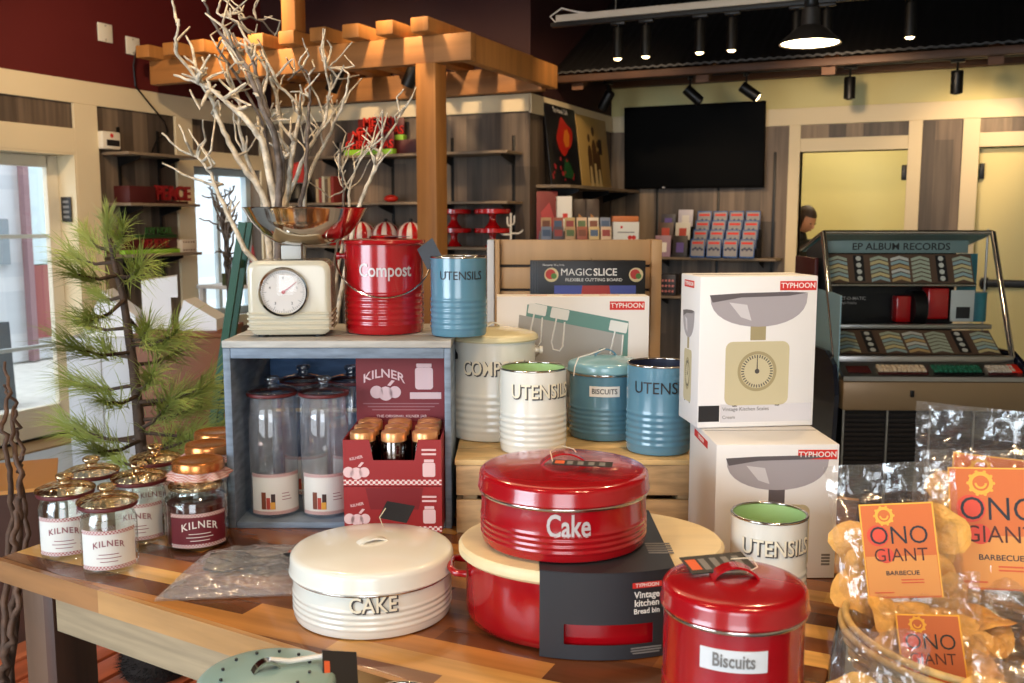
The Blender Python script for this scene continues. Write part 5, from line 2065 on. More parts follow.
# media on the rear shelf
RSZ = 1.2425
mg = 0
m_mags = [mat('magazine %d' % k, c, .45) for k, c in enumerate([(80, 60, 52), (196, 190, 200), (60, 58, 66), (210, 206, 196), (150, 120, 140), (46, 40, 40)])]
spec = [(673, 8.62, .0, .15, .20, 4, 'front row, nearest the corner'), (690, 8.62, .0, .14, .20, 5, 'front row, nearest the disc cases'), (672, 8.70, .16, .15, .16, 0, 'second row, nearest the corner'), (690, 8.70, .16, .14, .16, 3, 'second row, nearest the disc cases'),
        (673, 8.78, .27, .14, .12, 2, 'top row, nearest the corner'), (691, 8.78, .27, .14, .16, 1, 'top row, nearest the disc cases')]
rk = thing('magazine_rack', 'stepped wire rack of magazines below the TV corner', 'rack', col_y(672, 8.88, RSZ))
xk = rk.location.x
B().box(-.18, .16, .0, .02, 0, .02).done('front_wire', m_black, rk)
B().box(-.18, .16, .10, .12, 0, .16).done('step', m_black, rk)
B().box(-.18, .16, .19, .21, 0, .28).done('step', m_black, rk)
for px, h, dz, w, hh, c, lbl in spec:
    row = 0 if dz == 0 else (1 if dz < .2 else 2)
    x = xk + (-.09 if 'corner' in lbl else .075)
    o = thing('magazine', 'magazine in the stepped rack, ' + lbl, 'magazine', (x, rk.location.y + .022 + .1 * row - .022 * (row > 0), RSZ + (.0205 if row == 0 else dz)), (R(-6), 0, 0), 'magazines below the TV')
    o.location.y = rk.location.y + (-.015, .075, .165)[row]
    o.location.z = RSZ + (.001, .161, .281)[row]
    B().box(-w / 2, w / 2, 0, .008, .001, hh, .001).done('cover', m_mags[c], o)
    printed('cover_print', rrect(w * .5, hh * .45, .004, 0, hh * .45), front(0, 0, -.0001), mat('cover print %d' % (c % 3), [(176, 60, 40), (220, 214, 206), (90, 70, 140)][c % 3], .5), o)
m_blue = mat('blue disc case', (36, 78, 140), .4)
m_insert = mat('grey disc insert', (132, 130, 134), .4)
proto = None
rows_ = ['front', 'second', 'third', 'back']
x_cd = Pcd = None
base = col_y(723, 8.88, RSZ)
rk2 = thing('disc_rack', 'black stepped stand under the blue disc cases', 'rack', (base.x, 8.86, RSZ), 0)
for k in range(1, 4):
    B().box(-.30, .30, .07 * k - .02, .07 * k + .045, 0, .085 * k).done('step', m_black, rk2)
for k in range(4):
    for i in range(4):
        q = (base.x - .225 + .150 * i, 8.835 + .07 * k - (.02 if k == 0 else .0), RSZ + .085 * k + .0015)
        lbl = 'blue disc case, %s row, %s from the magazine rack' % (rows_[k], ('first', 'second', 'third', 'fourth')[i])
        if proto is None:
            proto = thing('disc_case', lbl, 'disc case', q, (R(-8), 0, 0), 'blue disc cases below the TV')
            B().box(-.067, .067, 0, .012, .001, .172, .002).done('case', m_blue, proto)
            ins = printed('insert', rrect(.118, .145, .001, 0, .088), front(0, 0, -.0001), m_insert, proto)
            printed('insert_band', rrect(.10, .02, .001, 0, .135), front(0, 0, -.0007), m_logored, ins)
            b = B()
            for j in range(5):
                b.plate(disc(.012, -.04 + .02 * j, .075 + .012 * (j % 2), 10), .0005, front(0, 0, -.0007))
            b.done('insert_print', mat('navy print', (40, 48, 80), .5), ins, smooth=False)
        else:
            dup(proto, q, (R(-8), 0, 0), lbl)
for i, (px, c) in enumerate(((664, 2), (672, 5), (681, 0))):
    pass
# boxes on the lower rear shelf, seen between the slatwall and the cartons
for i in range(2):
    o = thing('small_game_box', 'patterned small box on the lower rear shelf, %s the corner' % ('nearest' if i == 0 else 'second from'), 'box', (-2.71 + .17 * i, 8.93, .878), 0, 'boxes on the lower rear shelf')
    B().box(-.075, .075, 0, .12, 0, .20, .002).done('box', m_mags[(2, 5)[i]], o)
    b = B()
    for k in range(12):
        b.plate(disc(.011, -.05 + .033 * (k % 4), .04 + .05 * (k // 4), 10), .0005, front(0, 0, -.0001))
    b.done('dot_print', mat('pale dots', (206, 120, 110), .5), o, smooth=False)

# ------------------------------------------------------------------ goods on the middle wall shelves
m_sgred = mat('bright red sign', (214, 40, 22), .45)
m_sglime = mat('lime green base', (140, 190, 50), .5)


def merry(p, label):
    t_ = thing('christmas_sign', label, 'sign', p, 0, 'standing red letter signs')
    B().box(-.24, .24, -.03, .03, 0, .045, .003).done('base', m_sglime, t_)
    M1 = front(-.0, .158, -.006)
    b = B()
    b.mesh(text_mesh('MERRY', .108, .006, 1.0, .012), M1)
    b.mesh(text_mesh('CHRISTMAS', .098, .004, .92, .012), front(0, .082, -.006))
    b.done('lettering', m_sgred, t_, smooth=False)
    B().box(-.23, .23, .0065, .02, .0455, .19, .002).done('backing', mat('dark red backing', (96, 18, 16), .5), t_)


sgp = pyz(375, 158, 8.45)
merry(Vector((-4.56, 6.97, 2.1245)), 'red and lime MERRY CHRISTMAS letter sign standing lower and in front')
bxx = B().box(-.24, .3, -.06, .06, 0, .125, .003).done('dark_box', mat('dark red box', (70, 14, 14), .5), None, (-4.44, 7.12, 2.1245))
tag(bxx, 'dark red box carrying the rear letter sign on the top shelf', 'box')
merry(Vector((-4.55, 7.12, 2.2500)), 'red and lime MERRY CHRISTMAS letter sign raised on a dark box behind')
# red cake stands, two by two
cs_ = None
for k, (x, w) in enumerate(((-3.80, 'next to the pergola post'), (-3.45, 'next to the silver ring holder'))):
    for j in range(2):
        lbl = 'red ceramic cake stand %s, %s' % (('under another stand', 'stacked on another stand')[j], w)
        q = (x, 7.03, 1.3705 + .152 * j)
        if cs_ is None:
            cs_ = thing('cake_stand', lbl, 'cake stand', q, 0, 'red cake stands on the bottom shelf')
            B().lathe([(0, .0), (.062, 0), (.066, .006), (.05, .02), (.03, .05), (.026, .08), (.034, .108), (.05, .118), (0, .12)], 28).done('pedestal', m_shinyred, cs_)
            B().lathe([(0, .1185), (.13, .1195), (.142, .112), (.147, .116), (.147, .148), (.14, .1505), (.128, .148), (0, .146)], 40).done('plate', m_shinyred, cs_)
        else:
            dup(cs_, q, 0, lbl)
# red and white striped pots
m_strw = mat('white glaze', (226, 206, 196), .3)
sp_ = None
for i, w in enumerate(('nearest the birch branches', 'second from the birch branches', 'third from the birch branches', 'nearest the pergola post')):
    q = (-4.94 + .245 * i, 7.02, 1.3705)
    lbl = 'round red and white striped lidded pot on the bottom shelf, ' + w
    if sp_ is None:
        sp_ = thing('striped_pot', lbl, 'pot', q, R(-20), 'striped pots on the bottom shelf')
        B().lathe([(0, 0), (.07, 0), (.10, .03), (.118, .08), (.11, .13), (.085, .165), (.05, .188), (.02, .198), (0, .2)], 36).done('bowl', m_shinyred, sp_)
        for k in range(8):
            b = B()
            pr = [(.1015, .03), (.1195, .08), (.1115, .13), (.0865, .1655), (.0515, .1888), (.021, .1988)]
            prev = None
            for r_, z in pr:
                a = 2 * PI * k / 8
                hw = .19
                vs = [b.bm.verts.new(((r_ + dr) * math.cos(a + s * hw), (r_ + dr) * math.sin(a + s * hw), z)) for s, dr in ((-1, 0), (0, .003), (1, 0))]
                if prev:
                    for j in range(2):
                        b.bm.faces.new((prev[j], prev[j + 1], vs[j + 1], vs[j]))
                prev = vs
            b.done('white_stripe', m_strw, sp_)
        B().lathe([(0, .199), (.012, .2), (.016, .215), (.012, .228), (0, .232)], 16).done('knob', m_black, sp_)
    else:
        dup(sp_, q, R(-20), lbl)
rc = B().sphere((0, 0, .03), .05, 1.3, .9, .6).done('red_bow', m_sgred, None, (-4.38, 7.0, 1.7335))
tag(rc, 'small red bow lying on the middle shelf beside the pergola post', 'bow')
rh = thing('ring_holder', 'white wire cactus shaped ring holder on the bottom shelf end', 'ring holder', (-3.265, 6.98, 1.3705))
m_wwire = mat('white wire', (206, 202, 196), .4)
B().tube([(0, 0, .008), (0, 0, .27)], .009, 8).done('stem', m_wwire, rh)
B().lathe([(0, 0), (.05, 0), (.05, .008), (0, .008)], 20).done('base', m_wwire, rh)
for s_, z in ((-1, .10), (1, .11), (-1, .17), (1, .18)):
    far = .10 if z < .15 else .03
    B().tube([(0, 0, z), (s_ * far * .7, 0, z), (s_ * far, 0, z + .02), (s_ * far, 0, z + .07 if z > .15 else z + .03)], .0075, 8).done('arm', m_wwire, rh)
# goods at the window end of the middle shelf
hat = thing('knit_hat_figure', 'small figure in a red hat and black coat on the middle shelf', 'figure', (-5.34, 7.03, 1.7335))
B().lathe([(0, 0), (.10, 0), (.12, .04), (.10, .13), (.06, .18), (0, .19)], 24).done('coat', m_black, hat)
B().lathe([(.085, .175), (.09, .19), (.075, .27), (.05, .34), (0, .36)], 24).done('red_hat', mat('knit red', (150, 34, 32), .8), hat)
B().lathe([(0, .185), (.06, .188), (.086, .178), (.06, .165), (0, .16)], 24).done('white_brim', m_whitep, hat)
for i in range(6):
    o = B().box(-.014, .014, -.09, .09, 0, .20 + .012 * (i % 3), .002).done('book', mat('book spine %d' % i, [(196, 170, 130), (150, 60, 50), (206, 196, 170), (110, 90, 70), (180, 150, 110), (140, 46, 40)][i], .6), None, (-5.10 + .031 * i, 7.05, 1.7335))
    tag(o, 'thin book standing on the middle shelf behind the branches, %s from the red hat figure' % ('first', 'second', 'third', 'fourth', 'fifth', 'sixth')[i], 'book', 'thin books behind the branches')

# ------------------------------------------------------------------ goods on the door wall shelves
m_dkred = mat('dark red box', (120, 22, 24), .5)
xs_ = XL + .13
o = B().box(-.08, .08, -.13, .13, 0, .125, .003).done('red_box', m_dkred, None, (xs_, 5.52, 1.7125))
tag(o, 'plain dark red box on the middle shelf beside the glazed door', 'box')
EAST = Matrix.Rotation(PI / 2, 4, 'Z')
bl = thing('letter_block', 'red sparkling word block beside the plain red box', 'word sign', (xs_ + .02, 5.86, 1.7125), PI / 2)
b = B().box(-.17, .17, -.02, .03, 0, .02, .002)
b.done('base', m_dkred, bl)
letter('PEACE', .15, front(0, .075, -.01), mat('deep red letters', (132, 20, 22), .5), bl, .03, .85, .03)
bl = thing('letter_block', 'dark red BELIEVE word block on a green base, lower shelf', 'word sign', (xs_ + .03, 5.60, 1.3305), PI / 2)
B().box(-.26, .30, -.03, .03, 0, .03, .002).done('base', m_sglime, bl)
B().box(-.25, .29, -.01, .03, .0305, .115, .002).done('block', m_dkred, bl)
letter('BELIEVE', .085, front(.06, .072, -.0101), mat('deep red letters', (132, 20, 22), .5), bl, .02, .95, .008)
bl = thing('striped_box', 'cream box with red stars on the lower shelf end', 'box', (xs_ + .03, 6.0, 1.3305), PI / 2)
B().box(-.095, .055, -.05, .05, 0, .10, .002).done('box', mat('cream box', (206, 190, 170), .5), bl)
b = B()
for k in range(10):
    b.plate(disc(.008, -.08 + .028 * (k % 5), .018 + .062 * (k // 5), 6), .0005, front(0, 0, -.0501))
b.done('star_print', m_dkred, bl, smooth=False)
bl = thing('green_sign', 'green word block behind the red one on the lower shelf', 'word sign', (XL + .045, 5.82, 1.3305), PI / 2)
B().box(-.22, .18, -.02, .03, 0, .14, .002).done('block', mat('dark green block', (50, 84, 40), .5), bl)
letter('JOY NOEL', .07, front(0, .17, -.005), mat('green letters', (70, 110, 50), .5), bl, .03, .9, .012)
# white wall box with label
wbx = thing('alarm_box', 'small white wall box with dark label above the shelves', 'wall box', (XL + .0005, 5.38, 2.17), PI / 2)
B().box(-.085, .085, -.07, 0, -.065, .065, .012).done('casing', mat('white plastic', (226, 218, 200), .4), wbx)
printed('dark_label', rrect(.12, .045, .006, .01, -.018), front(0, 0, -.0701), m_inkblk, wbx)
printed('red_mark', disc(.016, .0, .035, 18), front(0, 0, -.0701), m_logored, wbx)
sg = thing('opening_hours_plaque', 'small dark plaque with pale print on the door reveal', 'plaque', (XL - .075, D1 - .0205, 1.66), 0)
B().box(-.05, .05, -.008, 0, -.09, .09, .002).done('plate', m_inkblk, sg)
b = B()
for k in range(4):
    b.plate(rrect(.06, .018, .002, 0, .055 - .036 * k), .0005, front(0, 0, -.0081))
b.done('pale_print', m_taggrey, sg, smooth=False)

# ------------------------------------------------------------------ slatwall display
sw0 = col(488, 3.35, 0)
sw = thing('slatwall_display', 'freestanding grooved tan display panel with white edge behind the canisters', 'display stand', (sw0.x, sw0.y, 0), YAW)
m_slatw = planks('tan slatwall laminate', [(178, 138, 92), (184, 144, 98)], 1.2, 'X', 'Z', 9, .5, 8, gdark=.85)
m_groove = mat('dark groove', (70, 54, 40), .6)
SWW, SWH = .60, 1.515
B().box(0.002, .026, -.02, .12, 0, SWH + .0, .002).done('white_edge', mat('white laminate edge', (196, 194, 192), .5), sw)
B().box(.0265, .045, -.012, .11, 0, SWH, .002).done('side_stile', m_slatw, sw)
B().box(SWW - .035, SWW, -.02, .12, 0, SWH, .002).done('side_stile', m_slatw, sw)
B().box(.0455, SWW - .0355, .035, .09, 0, SWH - .01).done('core', m_groove, sw)
z = SWH
for k in range(14):
    z1 = z - (.086 if k == 0 else .074)
    B().box(.0455, SWW - .0355, .008, .0345, max(z1, .02), z, .003).done('slat', m_slatw, sw)
    z = z1 - .009
    if z < .1:
        break
B().box(-.05, SWW + .05, -.12, .22, 0, .03, .003).done('foot', m_black, sw)
m_pack = mat('black pack', (20, 18, 20), .4)
p0 = col(587.5, 3.27, 0)
mp_ = None
for k in range(4):
    off = Vector((-math.cos(YAW) * .008 * k + math.sin(YAW) * -.011 * k, -math.sin(YAW) * .008 * k + math.cos(YAW) * .011 * k, 0))
    q = Vector((p0.x, p0.y, 1.225)) + off
    lbl = 'black cutting board pack hanging on the slatwall, ' + ('frontmost', 'second from the front', 'third from the front', 'rearmost')[k]
    if k == 0:
        mp_ = thing('cutting_board_pack', lbl, 'pack', q, YAW, 'hanging cutting board packs')
        b = B().box(-.182, .182, 0, .006, 0, .222, .002)
        b.done('card', m_pack, mp_)
        letter('MAGIC', .034, front(.002, .182, -.0001), m_whitep, mp_, -.004, 1.0, .0004, 'RIGHT')
        letter('SLICE', .034, front(.006, .182, -.0001), m_whitep, mp_, .018, .98, .0004, 'LEFT')
        letter('FLEXIBLE CUTTING BOARD', .0145, front(.008, .157, -.0001), m_whitep, mp_, .005, 1.08, .0004)
        letter('Measures 15 x 11 in', .009, front(-.165, .207, -.0001), m_whitep, mp_, 0, 1, .0004, 'LEFT')
        for x in (-.135, .15):
            rd = printed('round_picture', disc(.024, x, .174, 24), front(0, 0, -.0001), mat('round pale print', (206, 186, 140), .5), mp_)
            printed('fruit_print', disc(.017, x - .003, .176, 14), front(0, 0, -.0007), mat('red fruit print', (176, 50, 40), .5), rd)
            printed('leaf_print', disc(.010, x + .008, .170, 10), front(0, 0, -.0012), mat('leaf print', (80, 120, 50), .5), rd)
        bd = printed('board_picture', [(-.125, .0), (.15, .0), (.15, .138), (-.125, .138)], front(0, 0, -.0001), mat('blue board print', (70, 80, 150), .5), mp_)
        printed('board_stripe', [(-.05, .0), (.08, .0), (.06, .138), (-.03, .138)], front(0, 0, -.0007), mat('red board print', (170, 60, 56), .5), bd)
        B().tube([(0, .034, .228), (0, .0, .226), (0, -.012, .222)], .0022, 6).done('hook', m_chrome, mp_)
    else:
        o = thing('cutting_board_pack', lbl, 'pack', q, YAW, 'hanging cutting board packs')
        B().box(-.182, .182, .0, .006, 0, .222, .002).done('card', m_pack, o)
        letter('MAGIC', .037, front(-.006, .182, -.0001), m_whitep, o, -.004, 1.0, .0004, 'RIGHT')

# ------------------------------------------------------------------ jukebox
jp = col(926, 4.24, 0)
jb = thing('jukebox', 'vintage chrome and glass jukebox with sloping selection window', 'jukebox', (jp.x, jp.y, 0), YAW - R(2))
m_teal = mat('teal enamel panel', (56, 128, 138), .4)
m_pblue = mat('pale blue panel', (148, 184, 196), .4)
m_tan = mat('tan metal panel', (150, 124, 92), .35, .3)
m_navy = mat('dark navy panel', (22, 26, 44), .25, coat=.4)
JW = .40
Y0, Y1 = 0.0, .66       # front of the control shelf, back
# lower cabinet
B().box(-JW + .02, JW, .06, Y1, .10, .735, .006).done('lower_cabinet', m_dark, jb)
for x in (-.385, -.19, .0, .195, .385):
    B().box(x - .004, x + .004, .048, .0595, .1, .735).done('chrome_strip', m_brush, jb)
for k in range(4):
    x0 = -.378 + .194 * k
    b = B()
    for j in range(28):
        zz = .11 + .022 * j
        b.box(x0, x0 + .18, .052, .0595, zz, zz + .012)
    b.done('speaker_grille', mat('dark grille', (40, 30, 26), .5, .3), jb, smooth=False)
B().box(-JW, JW + .01, .02, .22, .736, .868, .008).done('front_panel', m_tan, jb)
B().box(-.105, -.09, .008, .0195, .80, .83, .002, None).done('coin_slot', m_black, jb)
for x in (-JW + .0, JW - .04):
    B().box(x + .0, x + .04, .05, .12, 0, .099, .004).done('foot', m_black, jb)
    B().box(x + .0, x + .04, .55, .62, 0, .099, .004).done('foot', m_black, jb)
# navy curved side cheek
for s_ in (-1, 1):
    b = B()
    x = -JW - .034 if s_ < 0 else JW + .012
    b.plate([(.03, .02), (.10, .0), (.62, .05), (.64, .45), (.60, .92), (.20, .93), (.08, .88), (.03, .74), (.06, .45)], .02, Matrix(((0, 0, 1, x), (1, 0, 0, 0), (0, 1, 0, .10), (0, 0, 0, 1))) @ Matrix.Diagonal((1, .95, 1, 1)))
    b.done('side_cheek', m_navy, jb, smooth=False)
# control shelf
ctl = B()
ctl.plate([(0, 0), (.13, .05), (.13, .03), (0, -.02)], .80, Matrix(((0, 0, 1, -JW), (1, 0, 0, .02), (0, 1, 0, .89), (0, 0, 0, 1))))
cshelf = ctl.done('control_shelf', m_brush, jb, smooth=False)
SL = Matrix.Translation((0, .02, .89)) @ Matrix.Rotation(math.atan2(.05, .13), 4, 'X')
for x0, x1, c, n in ((-.235, -.02, (226, 206, 176), 10), (.01, .225, (40, 110, 84), 10), (.25, .42 - .05, (206, 196, 180), 8)):
    b = B()
    for k in range(n):
        xx = x0 + (x1 - x0) * k / n
        b.box(xx, xx + (x1 - x0) / n * .78, .035, .06, .001, .014, .002, SL)
        b.box(xx, xx + (x1 - x0) / n * .78, .066, .09, .001, .014, .002, SL)
    b.done('button_bank', mat('buttons %d' % c[0], c, .35), cshelf)
    B().box(x0 - .006, x1, .018, .031, .001, .007, .001, SL).done('button_sill', m_dkred if c[0] > 100 else m_black, cshelf)
B().box(-.37, -.27, .03, .09, .001, .006, .001, SL).done('coin_plate', m_dkred, cshelf)
B().box(.352, .395, .03, .10, .001, .012, .002, SL).done('red_button', m_sgred, cshelf)
# window hood: sloping frame
FZ0, FZ1 = .955, 1.525
FY0, FY1 = .16, .43


def slope(z):
    return FY0 + (FY1 - FY0) * (z - FZ0) / (FZ1 - FZ0)


def bar(p, q, w, name, m, par):
    b = B()
    b.tube([p, q], w, 8)
    return b.done(name, m, par, ang=80)


for s_ in (-1, 1):
    bar((s_ * JW, FY0, FZ0), (s_ * JW, FY1, FZ1), .014, 'chrome_frame', m_chrome, jb)
    bar((s_ * JW, FY1, FZ1), (s_ * JW, Y1 + .18, 1.43), .009, 'chrome_frame', m_chrome, jb)
bar((-JW, FY1, FZ1), (JW, FY1, FZ1), .010, 'chrome_frame', m_chrome, jb)
B().box(-JW - .005, JW + .005, FY0 - .012, FY0 + .02, FZ0 - .03, FZ0 + .012, .006).done('chrome_sill', m_brush, jb)
b = B()
b.plate([(FY1, FZ1 + .004), (Y1 + .18, 1.434), (Y1 + .18, 1.42), (FY1, FZ1 - .01)], 2 * JW - .024, Matrix(((0, 0, 1, -JW + .012), (1, 0, 0, 0), (0, 1, 0, 0), (0, 0, 0, 1))))
b.done('hood_roof', m_teal, jb, smooth=False)
b = B()
b._new([(-JW + .011, FY0 + .004, FZ0 + .012), (JW - .011, FY0 + .004, FZ0 + .012), (JW - .011, FY1, FZ1 - .012), (-JW + .011, FY1, FZ1 - .012)], [(0, 1, 2, 3)])
b.bm.faces.ensure_lookup_table()
b.done('window_glass', thin_glass('jukebox glass', (.94, .96, .95), .8, .02, .02), jb, smooth=False)
# left inside wall: pale blue; dark back for most of the width
b = B()
b.plate([(FY0 + .03, FZ0), (FY1 + .03, FZ1 - .02), (Y1 + .1, 1.43), (Y1 + .1, FZ0)], .008, Matrix(((0, 0, 1, -JW + .012), (1, 0, 0, 0), (0, 1, 0, 0), (0, 0, 0, 1))))
b.done('inner_side', mat('smoky inner panel', (46, 52, 54), .3), jb, smooth=False)
b = B()
b.plate([(.04, .40), (.16, .41), (.5, .41), (.5, -.45), (.04, -.45)], .006, Matrix(((0, 0, 1, -JW - .008), (1, 0, 0, .05), (0, 1, 0, FZ0 + .05), (0, 0, 0, 1))) @ Matrix.Diagonal((1, .6, 1, 1)))
b.done('outer_side', m_pblue, jb, smooth=False)
B().box(-JW - .03, -JW - .012, .45, Y1 + .16, 1.10, 1.40, .004).done('red_side', m_dkred, jb)
B().box(-JW + .022, JW - .13, .52, .54, FZ0, 1.44).done('inner_back', m_black, jb)
B().box(-JW + .022, JW - .02, .20, Y1, FZ0 - .05, FZ0 + .004).done('deck', m_black, jb)
m_head = mat('pale header strip', (116, 138, 138), .4)
b = B()
hdr = B().box(-JW + .03, JW - .10, .455, .465, 1.425, 1.485, .002).done('header_strip', m_head, jb)
letter('EP ALBUM RECORDS', .047, front(-.02, 1.455, .4549), m_inkblk, hdr, .012, 1.08, .0006)
m_slips = [mat('title slip %d' % k, c, .5) for k, c in enumerate([(206, 190, 140), (204, 204, 196), (150, 176, 180), (190, 160, 110), (170, 180, 160), (196, 140, 110)])]


def title_panel(x0, x1, y0, y1, z0, z1, n, name, cheads):
    """sloping board of stepped title slips in columns"""
    t0 = Vector((x0, y0, z0))
    sl = Vector((0, y1 - y0, z1 - z0))
    Ls = sl.length
    M = Matrix(((1, 0, 0, x0), (0, sl.y / Ls, -sl.z / Ls, y0), (0, sl.z / Ls, sl.y / Ls, z0), (0, 0, 0, 1)))
    W_ = x1 - x0
    b = B()
    b.plate([(0, 0), (W_, 0), (W_, Ls), (0, Ls)], .008, M @ Matrix.Translation((0, 0, -.0085)))
    pn = b.done(name, mat('brown title board', (92, 70, 56), .5), jb, smooth=False)
    cw = W_ / n
    for i in range(n):
        if i in cheads:
            printed('ornament_strip', rrect(cw * .5, Ls * .9, .002, (i + .5) * cw, Ls / 2), M, m_inkblk, pn)
            b = B()
            for k in range(4):
                b.plate(disc(cw * .13, (i + .5) * cw, Ls * (.15 + .23 * k), 10), .0004, M @ Matrix.Translation((0, 0, .0007)))
            b.done('ornament_dot', m_slips[1], pn, smooth=False)
            continue
        for k in range(6):
            f0, f1 = k / 6, (k + .9) / 6
            kz = Ls * .12
            pts = [(i * cw + .006, Ls * f0 * .86 + .004), (i * cw + cw * .5, Ls * f0 * .86 + kz), ((i + 1) * cw - .006, Ls * f0 * .86 + .004 + .0), ((i + 1) * cw - .006, Ls * f1 * .86), (i * cw + cw * .5, Ls * f1 * .86 + kz - .004), (i * cw + .006, Ls * f1 * .86)]
            printed('title_slip', pts, M, m_slips[(k * 2 + i * (k % 3) + i) % 6], pn, .0006)
    return pn


title_panel(-JW + .03, JW - .085, .40, .46, 1.285, 1.42, 7, 'upper_title_panel', (1, 5))
bar((-JW + .02, .395, 1.275), (JW - .08, .395, 1.275), .008, 'chrome_bar', m_chrome, jb)
title_panel(-JW + .03, JW - .035, .19, .335, .972, 1.065, 7, 'lower_title_panel', (1, 5))
B().box(-JW + .02, JW - .02, .335, .375, 1.07, 1.092, .004).done('chrome_bar', m_brush, jb)
letter('SELECT-O-MATIC', .022, front(-.24, 1.20, .519), m_silver, jb, .005, 1.0, .0006)
letter('High Fidelity', .016, front(-.24, 1.178, .519), m_silver, jb, 0, 1.0, .0006)
mech = B()
mech.box(-.04, .03, .42, .50, 1.093, 1.22, .006)
mech.box(.0, .10, .44, .50, 1.093, 1.13, .006)
mech.box(.10, .20, .40, .50, 1.11, 1.26, .008)
mo = mech.done('record_changer', m_shinyred, jb)
B().lathe([(0, -.03), (.085, -.03), (.085, .03), (0, .03)], 32, Matrix.Translation((.065, .46, 1.16)) @ Matrix.Rotation(PI / 2, 4, 'Y')).done('record', m_black, mo)
B().box(.21, .32, .40, .41, 1.10, 1.25, .003).done('price_card', mat('pale card', (196, 200, 196), .5), jb)
B().box(.235, .30, .398, .3995, 1.115, 1.17).done('card_print', m_inkblk, jb)
B().lathe([(0, -.07), (.062, -.07), (.062, .07), (0, .07)], 32, Matrix.Translation((.355, .50, 1.165))).done('turquoise_drum', m_teal, jb)
B().box(.29, .40 - .02, .53, .545, 1.09, 1.42).done('turquoise_panel', m_teal, jb)
bar((JW + .03, .55, .80), (JW + .03, .55, 1.54), .006, 'support_rod', m_brush, jb)
bar((-.0, .56, 1.55), (JW + .5, .56, 1.55), .006, 'support_rod', m_brush, jb) if False else None

# ------------------------------------------------------------------ person in the doorway
def skin_body(name, joints, edges, material, parent=None, subd=2):
    me = bpy.data.meshes.new(name)
    me.from_pydata([j[:3] for j in joints], edges, [])
    o = bpy.data.objects.new(name, me)
    COL.objects.link(o)
    o.parent = parent
    md = o.modifiers.new('skin', 'SKIN')
    for i, j in enumerate(joints):
        r = j[3]
        me.skin_vertices[0].data[i].radius = r if isinstance(r, tuple) else (r, r)
    me.skin_vertices[0].data[0].use_root = True
    md.use_smooth_shade = True
    sb = o.modifiers.new('sub', 'SUBSURF')
    sb.levels = sb.render_levels = subd
    me.materials.append(material)
    return o


m_hair = mat('dark brown hair', (46, 28, 20), .6, bump=.5, bscale=80)
m_skin = mat('warm skin', (196, 140, 108), .5)
m_coat = mat('black clothing', (16, 15, 18), .8)
q = Vector((-1.485, 9.63, 0))
# set the head on the sight line of column 808
pr = thing('person', 'person in black with dark hair looking down in the open doorway', 'person', q, R(58))
bodyo = skin_body('clothed_body', [(0, 0, .92, (.15, .11)), (0, -.01, 1.12, (.145, .10)), (0, -.03, 1.30, (.16, .10)), (0, -.05, 1.40, (.07, .06)), (0, -.075, 1.49, (.05, .05)),
                           (.17, -.03, 1.35, .06), (.23, -.04, 1.12, .045), (.20, -.18, .98, .036), (.17, -.25, .97, .03), (-.17, -.03, 1.35, .06), (-.23, -.04, 1.12, .045), (-.20, -.18, .98, .036), (-.17, -.25, .97, .03),
                           (.09, 0, .84, .095), (.10, -.01, .48, .06), (.10, .02, .10, .04), (.10, -.12, .045, .035), (-.09, 0, .84, .095), (-.10, -.01, .48, .06), (-.10, .02, .10, .04), (-.10, -.12, .045, .035)],
          [(0, 1), (1, 2), (2, 3), (3, 4), (2, 5), (5, 6), (6, 7), (7, 8), (2, 9), (9, 10), (10, 11), (11, 12), (0, 13), (13, 14), (14, 15), (15, 16), (0, 17), (17, 18), (18, 19), (19, 20)], m_coat, pr)
HM = Matrix.Translation((0, -.11, 1.58)) @ Matrix.Rotation(R(28), 4, 'X')
b = B()
b.sphere((0, 0, 0), .1, .78, .98, 1.16, 24, 16, HM)
for v in b.bm.verts:
    l = HM.inverted() @ v.co
    if l.y < -.02 and l.z < 0:
        l.x *= 1 + l.z * 2.2
        v.co = HM @ l
b.sphere((0, -.10, -.015), .016, .8, 1.2, 1.4, 10, 8, HM)
for s_ in (-1, 1):
    b.sphere((s_ * .078, .005, -.01), .02, .4, .8, 1.3, 10, 8, HM)
b.sphere((0, -.092, -.055), .02, 1.1, .4, .3, 10, 6, HM)
b.done('head', m_skin, pr)
b = B()
for s_ in (-1, 1):
    b.sphere((s_ * .031, -.088, .015), .009, 1.2, .7, .7, 8, 6, HM)
b.done('eyes', m_inkblk, pr)
b = B()
b.sphere((0, .018, .022), .112, .82, .98, 1.08, 24, 16, HM)
geom = [v for v in b.bm.verts if (HM.inverted() @ v.co).y < -.045 and (HM.inverted() @ v.co).z < .05]
bmesh.ops.delete(b.bm, geom=geom, context='VERTS')
b.sphere((0, .115, -.01), .045, 1, .9, 1, 12, 8, HM)
b.done('hair', m_hair, pr)

# ------------------------------------------------------------------ left corner: cabinets, white boxes, little trees
m_brown = mat('brown cabinet', (128, 74, 38), .55, var=.12, vscale=4)
cp = col(232, 4.15, 0)
cab = thing('brown_cabinet', 'plain brown cabinet behind the pine tree carrying white paper shapes', 'cabinet', (cp.x, cp.y, 0), YAW + R(6))
B().box(-.37, 0, 0, .46, .05, 1.08, .005).done('body', m_brown, cab)
B().box(-.35, -.02, .03, .43, 0, .0495).done('plinth', m_black, cab)
B().box(-.38, .01, -.01, .47, 1.0805, 1.10, .003).done('top', m_brown, cab)
wc = col(150, 4.15, 0)
cab2 = thing('white_cabinet', 'white cabinet beside the brown one, behind the pine trunk', 'cabinet', (wc.x, wc.y, 0), YAW + R(6))
m_wcab = mat('white cabinet paint', (206, 208, 212), .5)
B().box(-.31, -.01, .02, .46, .05, 1.08, .005).done('body', m_wcab, cab2)
